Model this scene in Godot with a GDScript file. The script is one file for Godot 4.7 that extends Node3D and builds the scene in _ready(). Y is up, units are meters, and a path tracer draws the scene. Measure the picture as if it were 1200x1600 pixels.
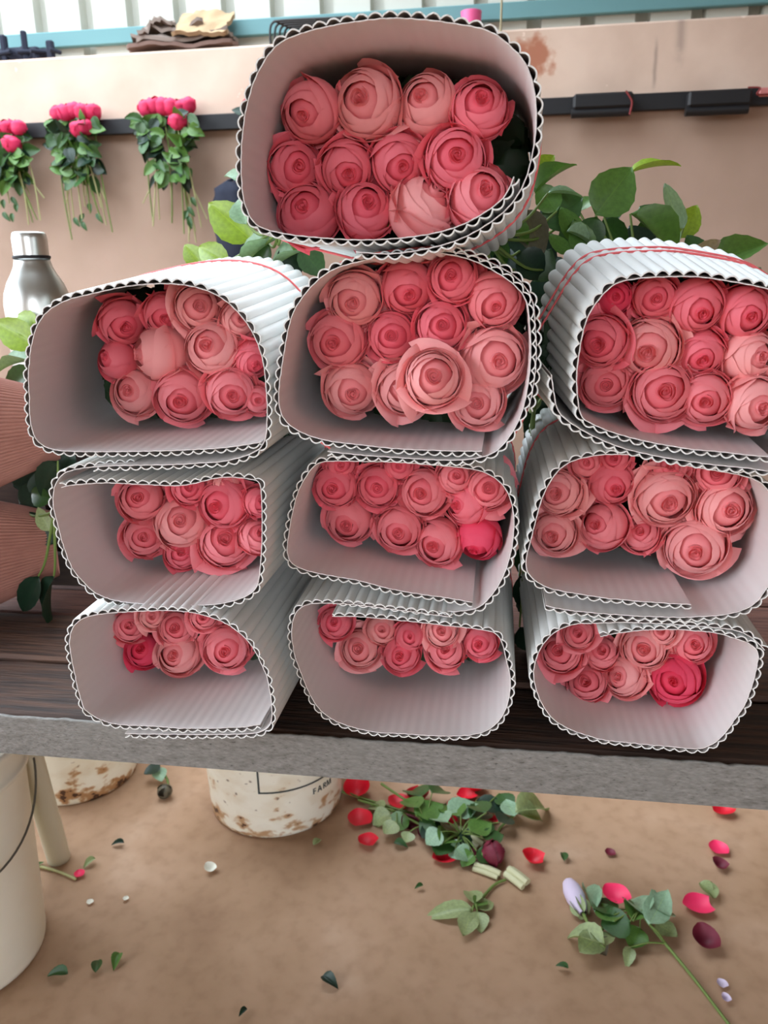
extends Node3D

var M := {}
var protos := []
var leaf_meshes := []
var petal_meshes := []
var bench_top := 0.773
const BACK := -2.58          # front face of the packing-hall partition


# ---------------------------------------------------------------- geometry
class Geo:
	var v := PackedVector3Array()
	var n := PackedVector3Array()
	var uv := PackedVector2Array()
	var c := PackedColorArray()
	var ix := PackedInt32Array()

	func grid(p: PackedVector3Array, nu: int, nv: int, loop := false, flip := false, cols := PackedColorArray()) -> void:
		# nu points along a row, nv rows; the normal is du x dv (turned by flip)
		var at := v.size()
		for j in nv:
			for i in nu:
				var i0 := i - 1
				var i1 := i + 1
				if loop:
					i0 = (i - 1 + nu - 1) % (nu - 1) if i == 0 or i == nu - 1 else i - 1
					i1 = 1 if i == nu - 1 else i + 1
				else:
					i0 = maxi(i0, 0)
					i1 = mini(i1, nu - 1)
				var du := p[j * nu + i1] - p[j * nu + i0]
				var dv := p[mini(j + 1, nv - 1) * nu + i] - p[maxi(j - 1, 0) * nu + i]
				var q := du.cross(dv)
				if q.length_squared() < 1e-18:
					var jj := 1 if j == 0 else nv - 2
					q = (p[jj * nu + i1] - p[jj * nu + i0]).cross(dv)
				q = q.normalized()
				v.append(p[j * nu + i])
				n.append(-q if flip else q)
				uv.append(Vector2(float(i) / (nu - 1), float(j) / (nv - 1)))
				c.append(cols[j * nu + i] if cols.size() else Color.WHITE)
		for j in nv - 1:
			for i in nu - 1:
				var a := at + j * nu + i
				var quad := [a, a + nu, a + 1, a + 1, a + nu, a + nu + 1]
				if flip:
					quad = [a, a + 1, a + nu, a + 1, a + nu + 1, a + nu]
				for k in quad:
					ix.append(k)

	func tri(a: Vector3, b: Vector3, d: Vector3) -> void:
		var q := (b - a).cross(d - a).normalized()
		var at := v.size()
		for p in [a, b, d]:
			v.append(p)
			n.append(q)
			uv.append(Vector2(p.x, p.y))
			c.append(Color.WHITE)
		for k in [at, at + 2, at + 1]:
			ix.append(k)

	func face(p: Array) -> void:
		for k in range(1, p.size() - 1):
			tri(p[0], p[k], p[k + 1])

	func box(size: Vector3, at: Vector3, b := 0.004, turn := Basis.IDENTITY) -> void:
		# a box with chamfered edges
		var h := size * 0.5
		b = minf(b, minf(h.x, minf(h.y, h.z)) * 0.9)
		var pt := func(sx: float, sy: float, sz: float, ax: int) -> Vector3:
			var q := Vector3(sx * (h.x - b), sy * (h.y - b), sz * (h.z - b))
			q[ax] = [sx * h.x, sy * h.y, sz * h.z][ax]
			return at + turn * q
		var out := func(f: Array) -> void:
			var q: Vector3 = (f[1] - f[0]).cross(f[2] - f[0])
			var mid := Vector3.ZERO
			for w in f:
				mid += w
			if q.dot(mid / f.size() - at) < 0.0:
				f.reverse()
			face(f)
		for ax in 3:
			var a1 := (ax + 1) % 3
			var a2 := (ax + 2) % 3
			for s in [-1.0, 1.0]:
				var f := []
				for k in [[-1.0, -1.0], [1.0, -1.0], [1.0, 1.0], [-1.0, 1.0]]:
					var g := [0.0, 0.0, 0.0]
					g[ax] = s
					g[a1] = k[0]
					g[a2] = k[1]
					f.append(pt.call(g[0], g[1], g[2], ax))
				out.call(f)
				for s2 in [-1.0, 1.0]:
					var e := []
					for w in [[-1.0, ax], [1.0, ax], [1.0, a1], [-1.0, a1]]:
						var g2 := [0.0, 0.0, 0.0]
						g2[ax] = s
						g2[a1] = s2
						g2[a2] = w[0]
						e.append(pt.call(g2[0], g2[1], g2[2], w[1]))
					out.call(e)
		for sx in [-1.0, 1.0]:
			for sy in [-1.0, 1.0]:
				for sz in [-1.0, 1.0]:
					out.call([pt.call(sx, sy, sz, 0), pt.call(sx, sy, sz, 1), pt.call(sx, sy, sz, 2)])

	func tube(path: PackedVector3Array, r0: float, r1: float, sides := 8, loop := false, cap := true) -> void:
		var np := path.size()
		var ring := PackedVector3Array()
		var up := Vector3(0.13, 0.97, 0.21)
		for k in np:
			var d := path[mini(k + 1, np - 1)] - path[maxi(k - 1, 0)]
			if loop and (k == 0 or k == np - 1):
				d = path[1] - path[np - 2]
			d = d.normalized()
			if absf(d.dot(up)) > 0.96:
				up = Vector3(0.9, 0.1, 0.3)
			var x := up.cross(d).normalized()
			var y := d.cross(x)
			up = y
			var r := lerpf(r0, r1, float(k) / (np - 1))
			for i in sides + 1:
				var a := TAU * i / sides
				ring.append(path[k] + (x * cos(a) + y * sin(a)) * r)
		grid(ring, sides + 1, np, true)
		if cap and not loop:
			var f0 := []
			var f1 := []
			for i in sides:
				f0.append(ring[sides - i])
				f1.append(ring[(np - 1) * (sides + 1) + i])
			face(f0)
			face(f1)

	func lathe(prof: PackedVector2Array, segs := 32, origin := Vector3.ZERO) -> void:
		# prof: x radius, y height, running so that the outside lies to its right
		var p := PackedVector3Array()
		for q in prof:
			for i in segs + 1:
				var a := TAU * i / segs
				p.append(origin + Vector3(cos(a) * q.x, q.y, -sin(a) * q.x))
		var first := v.size()
		grid(p, segs + 1, prof.size(), true)
		var low := prof[0].y
		var high := prof[0].y
		for q in prof:
			low = minf(low, q.y)
			high = maxf(high, q.y)
		for k in range(first, v.size()):
			uv[k].y = (v[k].y - origin.y - low) / maxf(high - low, 1e-6)

	func mesh() -> ArrayMesh:
		var arr := []
		arr.resize(Mesh.ARRAY_MAX)
		arr[Mesh.ARRAY_VERTEX] = v
		arr[Mesh.ARRAY_NORMAL] = n
		arr[Mesh.ARRAY_TEX_UV] = uv
		arr[Mesh.ARRAY_COLOR] = c
		arr[Mesh.ARRAY_INDEX] = ix
		var m := ArrayMesh.new()
		m.add_surface_from_arrays(Mesh.PRIMITIVE_TRIANGLES, arr)
		return m


func part(called: String, shape, mat: Material, parent: Node3D = self, at := Vector3.ZERO) -> MeshInstance3D:
	var o := MeshInstance3D.new()
	o.name = called
	o.mesh = shape.mesh() if shape is Geo else shape
	o.material_override = mat
	o.position = at
	o.cast_shadow = GeometryInstance3D.SHADOW_CASTING_SETTING_ON
	parent.add_child(o, true)
	return o


func tag(o: Node3D, label: String, category: String, group := "", kind := "") -> Node3D:
	o.set_meta("label", label)
	if category:
		o.set_meta("category", category)
	if group:
		o.set_meta("group", group)
	if kind:
		o.set_meta("kind", kind)
	return o


func thing(called: String, label: String, category: String, at := Vector3.ZERO, group := "") -> Node3D:
	var o := Node3D.new()
	o.name = called
	o.position = at
	add_child(o, true)
	return tag(o, label, category, group)


func struct(called: String, shape, mat: Material, label: String) -> MeshInstance3D:
	var o := part(called, shape, mat)
	o.set_meta("label", label)
	o.set_meta("kind", "structure")
	return o


func slab(size: Vector3, at: Vector3, b := 0.004) -> Geo:
	var g := Geo.new()
	g.box(size, at, b)
	return g


func smooth_path(pts: Array, per := 8) -> PackedVector3Array:
	var out := PackedVector3Array()
	var n := pts.size()
	for i in n - 1:
		var a: Vector3 = pts[maxi(i - 1, 0)]
		var b: Vector3 = pts[i]
		var c: Vector3 = pts[i + 1]
		var d: Vector3 = pts[mini(i + 2, n - 1)]
		for k in per:
			out.append(b.cubic_interpolate(c, a, d, float(k) / per))
	out.append(pts[n - 1])
	return out


# ---------------------------------------------------------------- materials
func plain(color: Color, rough := 0.8, metal := 0.0) -> StandardMaterial3D:
	var m := StandardMaterial3D.new()
	m.albedo_color = color
	m.roughness = rough
	m.metallic = metal
	m.cull_mode = BaseMaterial3D.CULL_DISABLED
	return m


func noise_tex(freq: float, seed_: int, cols: Array, size := 512, oct := 5, high := 512) -> NoiseTexture2D:
	var f := FastNoiseLite.new()
	f.seed = seed_
	f.frequency = freq
	f.fractal_octaves = oct
	f.noise_type = FastNoiseLite.TYPE_SIMPLEX_SMOOTH
	var t := NoiseTexture2D.new()
	t.width = size
	t.height = high
	t.seamless = true
	t.noise = f
	if cols.size():
		var gr := Gradient.new()
		var offs := PackedFloat32Array()
		var cc := PackedColorArray()
		for k in cols.size():
			offs.append(float(k) / (cols.size() - 1))
			cc.append(cols[k])
		gr.offsets = offs
		gr.colors = cc
		t.color_ramp = gr
	return t


func noisy(freq: float, seed_: int, cols: Array, scale: Vector3, rough := 0.85, bump := 0.0, size := 512) -> StandardMaterial3D:
	var m := plain(Color.WHITE, rough)
	m.albedo_texture = noise_tex(freq, seed_, cols, size, 5, size)
	m.uv1_triplanar = true
	m.uv1_world_triplanar = true
	m.uv1_scale = scale
	if bump > 0.0:
		m.heightmap_enabled = true
		m.heightmap_texture = noise_tex(freq * 2.0, seed_ + 7, [], size, 5, size)
		m.heightmap_scale = bump
	return m


func leaf_texture() -> ImageTexture:
	# venation only: pale midrib and side veins over an even blade
	var im := Image.create(96, 160, false, Image.FORMAT_RGB8)
	var f := FastNoiseLite.new()
	f.seed = 3
	f.frequency = 0.05
	for y in 160:
		for x in 96:
			var u := absf(x / 95.0 - 0.5) * 2.0
			var v := y / 159.0
			var vein := maxf(0.0, 1.0 - u / 0.05)
			var s := fposmod((v - u * 0.28) * 9.0, 1.0)
			vein = maxf(vein, 0.45 * maxf(0.0, 1.0 - absf(s - 0.5) / 0.09) * (1.0 - u * 0.6))
			var g := 0.86 + 0.1 * f.get_noise_2d(x, y)
			im.set_pixel(x, y, Color(g, g, g).lerp(Color(1.0, 1.0, 0.86), vein * 0.8))
	return ImageTexture.create_from_image(im)


func make_materials() -> void:
	M.card = plain(Color(0.885, 0.868, 0.862), 0.9)
	M.flute = plain(Color(0.90, 0.905, 0.895), 0.85)
	M.card.vertex_color_use_as_albedo = true
	M.flute.vertex_color_use_as_albedo = true
	M.kraft = noisy(0.03, 21, [Color(0.60, 0.40, 0.35), Color(0.68, 0.47, 0.41)], Vector3(3, 3, 3), 0.9)
	M.string = plain(Color(0.95, 0.43, 0.44), 0.6)
	var tones := [[Color(0.96, 0.49, 0.54), Color(0.975, 0.56, 0.595)], [Color(0.975, 0.60, 0.62), Color(0.985, 0.67, 0.67)], [Color(0.96, 0.42, 0.50), Color(0.97, 0.49, 0.55)], [Color(0.93, 0.24, 0.38), Color(0.94, 0.29, 0.42)]]
	M.petal = []
	M.whorl = []
	for t in tones:
		for k in 2:
			var p := plain(t[0] if k == 0 else t[1], 0.62)
			p.vertex_color_use_as_albedo = true
			p.rim_enabled = true
			p.rim = 0.35
			p.rim_tint = 0.6
			p.backlight_enabled = true
			p.backlight = Color(0.5, 0.22, 0.25)
			if k == 0:
				M.whorl.append(p)
			else:
				M.petal.append(p)
	var lt := leaf_texture()
	M.leaf = []
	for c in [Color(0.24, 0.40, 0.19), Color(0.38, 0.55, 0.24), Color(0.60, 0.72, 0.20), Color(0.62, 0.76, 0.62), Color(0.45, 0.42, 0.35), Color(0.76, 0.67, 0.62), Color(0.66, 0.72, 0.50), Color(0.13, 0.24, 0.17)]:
		var m := plain(c, 0.42)
		m.albedo_texture = lt
		m.backlight_enabled = true
		m.backlight = Color(0.5, 0.5, 0.2)
		M.leaf.append(m)
	M.leaf_pack = plain(Color(0.14, 0.24, 0.13), 0.6)
	M.stem = plain(Color(0.40, 0.48, 0.22), 0.6)
	M.stem_dry = plain(Color(0.66, 0.66, 0.46), 0.7)
	M.calyx = plain(Color(0.33, 0.45, 0.2), 0.6)
	M.steel = plain(Color(0.86, 0.87, 0.85), 0.32, 1.0)
	M.rubber = plain(Color(0.045, 0.045, 0.06), 0.6)
	M.magenta = plain(Color(0.84, 0.17, 0.36), 0.6)
	M.red = plain(Color(0.84, 0.07, 0.17), 0.5)
	M.pink = plain(Color(0.93, 0.18, 0.38), 0.5)
	M.maroon = plain(Color(0.42, 0.06, 0.16), 0.6)
	M.white = plain(Color(0.92, 0.91, 0.85), 0.5)
	M.ink = plain(Color(0.14, 0.20, 0.20), 0.6)
	M.tissue = plain(Color(0.80, 0.74, 0.82), 0.8)
	M.wire = plain(Color(0.45, 0.45, 0.42), 0.4, 0.8)
	M.darkwire = plain(Color(0.10, 0.09, 0.09), 0.5)


# ---------------------------------------------------------------- roses
func egg(z: float, fat: float) -> float:
	# radius of the closed bud at height z; the flower's head is drawn over this
	if z < -0.05:
		return 0.95 * pow(maxf(0.0, 1.0 - pow((-0.05 - z) / 1.05, 2.2)), 0.55)
	return 0.95 * pow(maxf(0.0, 1.0 - pow((z + 0.05) / 1.02, 1.8 + fat)), 0.72)


func petal_grid(big: float, lift: float, half: float, rim: float, fat: float, flare: float, spiral: float, ruffle: float, drop: float, ph: float) -> Geo:
	# one petal wrapped on the bud: rim is the height of its lip, lift how far it stands off, flare how far the lip rolls out
	var nu := 13
	var nv := 10
	var p := PackedVector3Array()
	var cols := PackedColorArray()
	for j in nv:
		var v := float(j) / (nv - 1)
		for i in nu:
			var u := float(i) / (nu - 1) * 2.0 - 1.0
			var edge := 1.0 - drop * pow(absf(u), 3.2) - 0.26 * pow(absf(u), 9.0) + 0.02 * exp(-u * u * 30.0)
			var z := lerpf(-0.98, rim, v * edge)
			var wide := half * (0.45 + 0.55 * sin(minf(v / 0.6, 1.0) * PI / 2))
			var r := egg(z, fat) * big + lift
			var lip := smoothstep(0.62, 1.0, v)
			r += flare * lip * lip * (0.7 + 0.5 * u * u) + lift * 0.35 * v
			r += spiral * u * (0.25 + 0.75 * v) + 0.02 * pow(absf(u), 4.0) * lip
			r += ruffle * sin(u * 4.3 + ph) * lip
			z += flare * 0.15 * lip - flare * 0.85 * pow(lip, 3.0) + ruffle * 0.7 * cos(u * 5.1 + ph) * lip
			var a := u * wide
			p.append(Vector3(cos(a) * r, sin(a) * r, z))
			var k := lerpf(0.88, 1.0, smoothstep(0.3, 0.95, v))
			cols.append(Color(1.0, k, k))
	var g := Geo.new()
	g.grid(p, nu, nv, false, false, cols)
	return g


func whorl_shape(rng: RandomNumberGenerator, size: float, turns: float, rim: float, fat: float) -> Geo:
	# the furled heart: one long sheet wound into a spiral, rolled out at its rim
	var nu := int(turns * 24)
	var rows := 6
	var p := PackedVector3Array()
	var ph := rng.randf() * 6.0
	var r0 := 0.035
	for j in rows:
		var v := float(j) / (rows - 1)
		for i in nu:
			var t := float(i) / (nu - 1)
			var a := t * turns * TAU
			var wob := 1.0 + 0.09 * sin(a * 1.7 + ph) + 0.06 * sin(a * 3.1 + ph * 2.0)
			var r := (r0 + (size - r0) * pow(t, 0.9)) * wob
			r *= 0.95 - 0.10 * v
			r += 0.016 * smoothstep(0.75, 1.0, v)
			var top := rim - 0.05 - 0.02 * t + 0.022 * sin(a * 2.3 + ph)
			p.append(Vector3(cos(a) * r, sin(a) * r, lerpf(rim - 0.34, top, v)))
	var g := Geo.new()
	g.grid(p, nu, rows)
	# the closed inner petals under the lips
	var prof := PackedVector2Array()
	var zt := 0.93
	while egg(zt, fat) < size * 1.0:
		zt -= 0.01
	for k in 13:
		var z := lerpf(-0.97, zt - 0.05, k / 12.0)
		prof.append(Vector2(egg(z, fat) * 0.74, z - 0.12))
	prof.append(Vector2(size * 0.6, zt - 0.22))
	prof.append(Vector2(0.0, zt - 0.26))
	var core := Geo.new()
	core.lathe(prof, 28)
	var turn := Basis(Vector3.RIGHT, PI / 2)
	var at := g.v.size()
	for i in core.v.size():
		g.v.append(turn * core.v[i])
		g.n.append(turn * core.n[i])
		g.uv.append(core.uv[i])
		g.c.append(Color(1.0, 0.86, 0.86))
	for i in core.ix:
		g.ix.append(at + i)
	return g


func rose_proto(kind: int) -> Node3D:
	var rng := RandomNumberGenerator.new()
	rng.seed = 100 + kind * 17
	var o := Node3D.new()
	o.name = "rose"
	var open: float = [0.05, 0.13, 0.26, 0.18, 0.03][kind]
	var heart: float = [0.26, 0.30, 0.36, 0.30, 0.22][kind]
	var fat: float = [0.5, 0.9, 1.5, 1.1, 0.2][kind]
	var n: int = [10, 12, 14, 12, 9][kind]
	part("petal_whorl", whorl_shape(rng, heart, [2.4, 2.9, 3.4, 2.8, 2.2][kind], 0.93, fat), M.whorl[0], o)
	for k in n:
		var t := (k + 1.0) / n
		# lips step down and out over the bud; find the height at which the bud is as wide as wanted
		var want := lerpf(heart + 0.02, 0.94, pow(t, [1.0, 0.95, 0.85, 0.9, 1.05][kind]))
		var big := lerpf(0.80, 1.03, t)
		var z := 0.95
		while z > -0.02 and egg(z, fat) * big < want:
			z -= 0.01
		if k >= n - 2:
			z -= rng.randf_range(0.02, 0.2)
		var flare := 0.035 + open * (0.3 + 0.85 * t * t) * (0.7 + 0.6 * rng.randf())
		if k >= n - 3:
			flare += rng.randf_range(0.02, 0.10) * (0.6 + open * 3.0)
		var g := petal_grid(big, 0.012 + 0.02 * t, lerpf(2.0, 1.25, t) * (0.92 + 0.16 * rng.randf()), z, fat, flare, lerpf(0.055, 0.07, t), 0.010 + 0.07 * open * t, lerpf(0.035, 0.13, t), rng.randf() * 6.0)
		var m := part("petal", g, M.petal[0], o)
		m.rotation.z = k * 2.399 + rng.randf_range(-0.25, 0.25)
		m.rotation.x = rng.randf_range(-0.07, 0.07)
	var cx := Geo.new()
	cx.lathe(PackedVector2Array([Vector2(0.0, 0.16), Vector2(0.15, 0.13), Vector2(0.23, 0.0), Vector2(0.20, -0.12), Vector2(0.09, -0.2)]), 14)
	for k in 5:
		var a := TAU * k / 5.0
		var sp := PackedVector3Array()
		for j in 5:
			var v := j / 4.0
			for u in [-1.0, 0.0, 1.0]:
				var w: float = a + u * 0.42 * (1.0 - v)
				var r := 0.22 + 0.5 * sin(v * 1.4)
				sp.append(Vector3(cos(w) * r, 0.05 + v * 0.22 - v * v * 0.25, -sin(w) * r))
		cx.grid(sp, 3, 5)
	var cal := part("calyx", cx, M.calyx, o, Vector3(0, 0, -1.0))
	cal.rotation.x = PI / 2
	var st := Geo.new()
	st.tube(PackedVector3Array([Vector3(0, 0, -1.1), Vector3(0.02, 0, -1.6), Vector3(0, 0.03, -2.3)]), 0.085, 0.08, 8)
	part("stem", st, M.stem, o)
	return o


func tint(o: Node3D, tone: int) -> void:
	for c in o.get_children():
		if c.name.begins_with("petal_whorl"):
			c.material_override = M.whorl[tone]
		elif c.name.begins_with("petal"):
			c.material_override = M.petal[tone]


func rose(label: String, group: String, kind: int, tone: int, at: Vector3, r: float, axis: Vector3, roll: float) -> void:
	var o: Node3D = protos[kind].duplicate()
	o.name = "rose"
	add_child(o, true)
	tint(o, tone)
	axis = axis.normalized()
	var x := Vector3.UP.cross(axis).normalized()
	o.transform = Transform3D(Basis(x, axis.cross(x), axis) * Basis(Vector3(0, 0, 1), roll), at).scaled_local(Vector3.ONE * r * 1.06)
	tag(o, label, "rose", group)


# ---------------------------------------------------------------- sleeves
func resample(pts: Array, step: float) -> PackedVector2Array:
	var raw := PackedVector2Array()
	var n := pts.size()
	for i in n - 1:
		for k in 10:
			raw.append(pts[i].cubic_interpolate(pts[i + 1], pts[maxi(i - 1, 0)], pts[mini(i + 2, n - 1)], k / 10.0))
	raw.append(pts[n - 1])
	var total := 0.0
	for i in raw.size() - 1:
		total += raw[i].distance_to(raw[i + 1])
	var count := int(total / step) + 1
	var out := PackedVector2Array([raw[0]])
	var want := total / (count - 1)
	var left := want
	var i := 0
	var here := raw[0]
	while out.size() < count - 1:
		var d := here.distance_to(raw[i + 1])
		if d >= left:
			here = here.lerp(raw[i + 1], left / d)
			out.append(here)
			left = want
		else:
			left -= d
			i += 1
			here = raw[i]
	out.append(raw[raw.size() - 1])
	return out


func normals2(p: PackedVector2Array) -> PackedVector2Array:
	var out := PackedVector2Array()
	for i in p.size():
		var d := (p[mini(i + 1, p.size() - 1)] - p[maxi(i - 1, 0)]).normalized()
		out.append(Vector2(-d.y, d.x))
	return out


func sheet(inner: PackedVector2Array, outer: PackedVector2Array, front: PackedFloat32Array, depth: float, flare: float, shift: Vector2, mid: Vector2, brown: int, inside: Color) -> Geo:
	# a bent sheet with thickness, running back from its front edge
	var g := Geo.new()
	var n := inner.size()
	var slices := 4
	var at := func(q: Vector2, s: float, z: float) -> Vector3:
		var w := mid + (q - mid) * (1.0 + (flare - 1.0) * s) + shift * s
		return Vector3(w.x, w.y, z - depth * s)
	for side in 2:
		var src := inner if side == 0 else outer
		var p := PackedVector3Array()
		for j in slices:
			var s := j / (slices - 1.0)
			for i in n:
				p.append(at.call(src[i], s, front[i] * (1.0 - s)))
		var cols := PackedColorArray()
		cols.resize(p.size())
		cols.fill(inside if side == brown else Color.WHITE)  # tint for the side facing the flute voids
		g.grid(p, n, slices, false, side == 1, cols)
	for s in [0.0, 1.0]:
		var p2 := PackedVector3Array()
		for src in [inner, outer]:
			for i in n:
				p2.append(at.call(src[i], s, front[i] * (1.0 - s)))
		g.grid(p2, n, 2, false, s < 0.5)
	for i in [0, n - 1]:
		var p3 := PackedVector3Array()
		for src in [inner, outer]:
			for j in 2:
				p3.append(at.call(src[i], float(j), front[i] * (1.0 - j)))
		g.grid(p3, 2, 2, false, i == 0)
	return g


func sleeve_parts(o: Node3D, pts: Array, depth: float, flare: float, shift: Vector2, ties: Array, seed_: int, pitch: float, high: float, lm: Material, fm: Material, inside: Color, rag := 1.0) -> void:
	var rng := RandomNumberGenerator.new()
	rng.seed = seed_
	var f := FastNoiseLite.new()
	f.seed = seed_
	f.frequency = 0.05
	var p := resample(pts, pitch / 12.0)
	var nrm := normals2(p)
	var mid := Vector2.ZERO
	for q in p:
		mid += q / p.size()
	var front := PackedFloat32Array()
	var li := PackedVector2Array()
	var lo := PackedVector2Array()
	var fl := PackedVector2Array()
	var phase := rng.randf() * TAU
	for i in p.size():
		var wave := phase + TAU * i / 12.0 + 0.5 * f.get_noise_1d(i * 0.6)
		front.append(rag * 0.0008 * f.get_noise_1d(i * 6.0) + rag * 0.0012 * f.get_noise_1d(i * (0.4 + rag * 0.3) + 500.0))
		var rib := 0.00012 * cos(wave)
		li.append(p[i] + nrm[i] * rib)
		lo.append(p[i] + nrm[i] * (0.0009 + rib))
		var h := high * (0.95 + 0.30 * f.get_noise_1d(i * 0.25 + 900.0))
		fl.append(p[i] + nrm[i] * (0.0008 + h * pow(0.5 - 0.5 * cos(wave), 0.42)))
	var fn := normals2(fl)
	var fo := PackedVector2Array()
	for i in fl.size():
		fo.append(fl[i] + fn[i] * 0.0012)
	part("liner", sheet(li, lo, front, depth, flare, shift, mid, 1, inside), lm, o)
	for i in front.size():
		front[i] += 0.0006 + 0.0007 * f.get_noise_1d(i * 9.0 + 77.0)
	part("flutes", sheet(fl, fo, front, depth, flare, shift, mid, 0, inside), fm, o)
	var hull: PackedVector2Array = Geometry2D.offset_polygon(Geometry2D.convex_hull(p), high * 1.15 + 0.0016, Geometry2D.JOIN_ROUND)[0]
	hull.append(hull[0])
	for s in ties:
		var ring := []
		for q in hull:
			var w: Vector2 = mid + (q - mid) * (1.0 + (flare - 1.0) * s) + shift * s
			ring.append(Vector3(w.x, w.y, -depth * s + 0.004 * sin(q.x * 31.0)))
		var g := Geo.new()
		g.tube(smooth_path(ring, 3), 0.0011, 0.0011, 6, true)
		part("string", g, M.string, o)


func sleeve(label: String, pts: Array, zf: float, depth: float, flare: float, shift: Vector2, ties: Array, seed_: int, inside: String) -> Node3D:
	var low := 100.0
	var mid := Vector2.ZERO
	for q in pts:
		low = minf(low, q.y / 1000.0)
		mid += q / 1000.0 / pts.size()
	var base := Vector2(mid.x, low)
	var o := thing("cardboard_sleeve", label, "sleeve", Vector3(base.x, base.y, zf), "white corrugated sleeves of the stack")
	var local := []
	for q in pts:
		local.append(q / 1000.0 - base)
	sleeve_parts(o, local, depth, flare, shift, ties, seed_, 0.0108, 0.0036, M.card, M.flute, Color(0.50, 0.44, 0.42))  # last colour darkens the flute voids: their shade put into the vertex colour
	# stems and leaves packed behind the flower heads
	var rng := RandomNumberGenerator.new()
	rng.seed = seed_ * 7
	var hull := Geometry2D.convex_hull(PackedVector2Array(local))
	var lo := Vector2(9, 9)
	var hi := Vector2(-9, -9)
	for q in hull:
		lo = lo.min(q)
		hi = hi.max(q)
	var c := (lo + hi) / 2.0
	var mid0 := c
	var g := Geo.new()
	for k in 22:
		var a := rng.randf() * TAU
		var d := Vector2(cos(a) * (hi.x - lo.x) * 0.40, sin(a) * (hi.y - lo.y) * 0.36) * sqrt(rng.randf())
		g.tube(PackedVector3Array([Vector3(c.x + d.x, c.y + d.y, -0.15), Vector3(c.x + d.x * 0.8, c.y + d.y * 0.8 - 0.004, -depth), Vector3(c.x + d.x * 0.7, c.y + d.y * 0.7 - 0.01, -depth - 0.12)]), 0.003, 0.003, 6)
	for k in 520:
		var e := Vector2(rng.randf_range(lo.x, hi.x), rng.randf_range(lo.y, hi.y)) - c
		if not Geometry2D.is_point_in_polygon(c + e * 1.07, hull):
			continue
		var big := 0.009
		for m in [[1.16, 0.015], [1.30, 0.021], [1.6, 0.027]]:
			if Geometry2D.is_point_in_polygon(c + e * m[0], hull):
				big = m[1]
		var s := rng.randf_range(0.155, depth - 0.015) / depth
		e = (c + e) + (c + e - mid0) * (flare - 1.0) * s + shift * s
		var at := Vector3(e.x, e.y, -s * depth)
		var x := Vector3(rng.randf_range(-1, 1), rng.randf_range(-1, 1), rng.randf_range(-0.3, 0.3)).normalized() * big
		var y := x.cross(Vector3(rng.randf_range(-0.5, 0.5), rng.randf_range(-0.5, 0.5), 1).normalized()) * 1.3
		var lp := PackedVector3Array()
		for j in 4:
			var v := j / 3.0 * 2.0 - 1.0
			var w := sqrt(maxf(0.0, 1.0 - v * v * 0.98))
			for u in [-1.0, 0.0, 1.0]:
				lp.append(at + y * v + x * u * w + Vector3(0, 0, -0.004 * absf(u)))
		g.grid(lp, 3, 4)
	var st := part("stems_and_leaves", g, M.leaf_pack, self, o.position)
	tag(st, "stems and dark leaves packed behind the roses in the " + inside, "foliage", "", "stuff")
	return o


func torn_layer(o: Node3D, pts: Array, depth: float) -> void:
	# a second, ragged turn of the sheet lying on the outside of a sleeve
	var local := []
	for q in pts:
		local.append(q / 1000.0 - Vector2(o.position.x, o.position.y))
	sleeve_parts(o, local, depth, 1.0, Vector2.ZERO, [], 91, 0.0108, 0.0034, M.card, M.flute, Color(0.50, 0.44, 0.42), 3.5)  # same void shade in the colour as on the sleeve itself


# ---------------------------------------------------------------- leaves
func leaf_shape(fold: float, curl: float, serr: float, wave: float) -> ArrayMesh:
	var nu := 7
	var nv := 12
	var p := PackedVector3Array()
	for j in nv:
		var v := float(j) / (nv - 1)
		var w := 0.5 * pow(sin(PI * pow(clampf(v, 0.0, 1.0), 0.78)), 0.8)
		if j == 0 or j == nv - 1:
			w = 0.008
		if serr > 0.0 and j % 2 == 1:
			w *= 1.0 - serr
		for i in nu:
			var u := float(i) / (nu - 1) * 2.0 - 1.0
			p.append(Vector3(u * w, v, fold * absf(u) * w - curl * v * v + wave * sin(v * 7.0 + u * 2.0) * absf(u)))
	var g := Geo.new()
	g.grid(p, nu, nv)
	return g.mesh()


func leaf(o: Node3D, a: Vector3, b: Vector3, width: float, face: Vector3, shape: int, tone: int) -> void:
	# a and b in o's own space
	var y := b - a
	var l := y.length()
	y /= l
	var x := y.cross(face).normalized()
	var z := x.cross(y)
	var m := part("leaf", leaf_meshes[shape], M.leaf[tone], o)
	m.transform = Transform3D(Basis(x * width, y * l, z * l), a)


func foliage(called: String, label: String, at: Vector3, root: Vector3, rows: Array, group := "") -> void:
	# rows: [base, tip, width, facing, shape, tone], all in the world
	var o := thing(called, label, "foliage", at, group)
	for r in rows:
		leaf(o, r[0] - at, r[1] - at, r[2], r[3], r[4], r[5])
	for k in rows.size():
		if k % 2 == 0:
			var g := Geo.new()
			var b: Vector3 = rows[k][0] - at
			var e := root - at
			g.tube(smooth_path([e, e.lerp(b, 0.6) + Vector3(0, -0.012, 0.0), b], 5), 0.0024, 0.0013, 6)
			part("stem", g, M.stem, o)


func loose_petal(label: String, at: Vector3, size: float, turn: float, mat: Material, shape := 0, tilt := 0.0) -> void:
	var o := part("petal", petal_meshes[shape], mat)
	o.name = "fallen_petal"
	o.transform = Transform3D(Basis(Vector3.UP, turn) * Basis(Vector3.RIGHT, tilt), at).scaled_local(Vector3.ONE * size)
	tag(o, label, "petal", "petals fallen on the floor")


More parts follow.
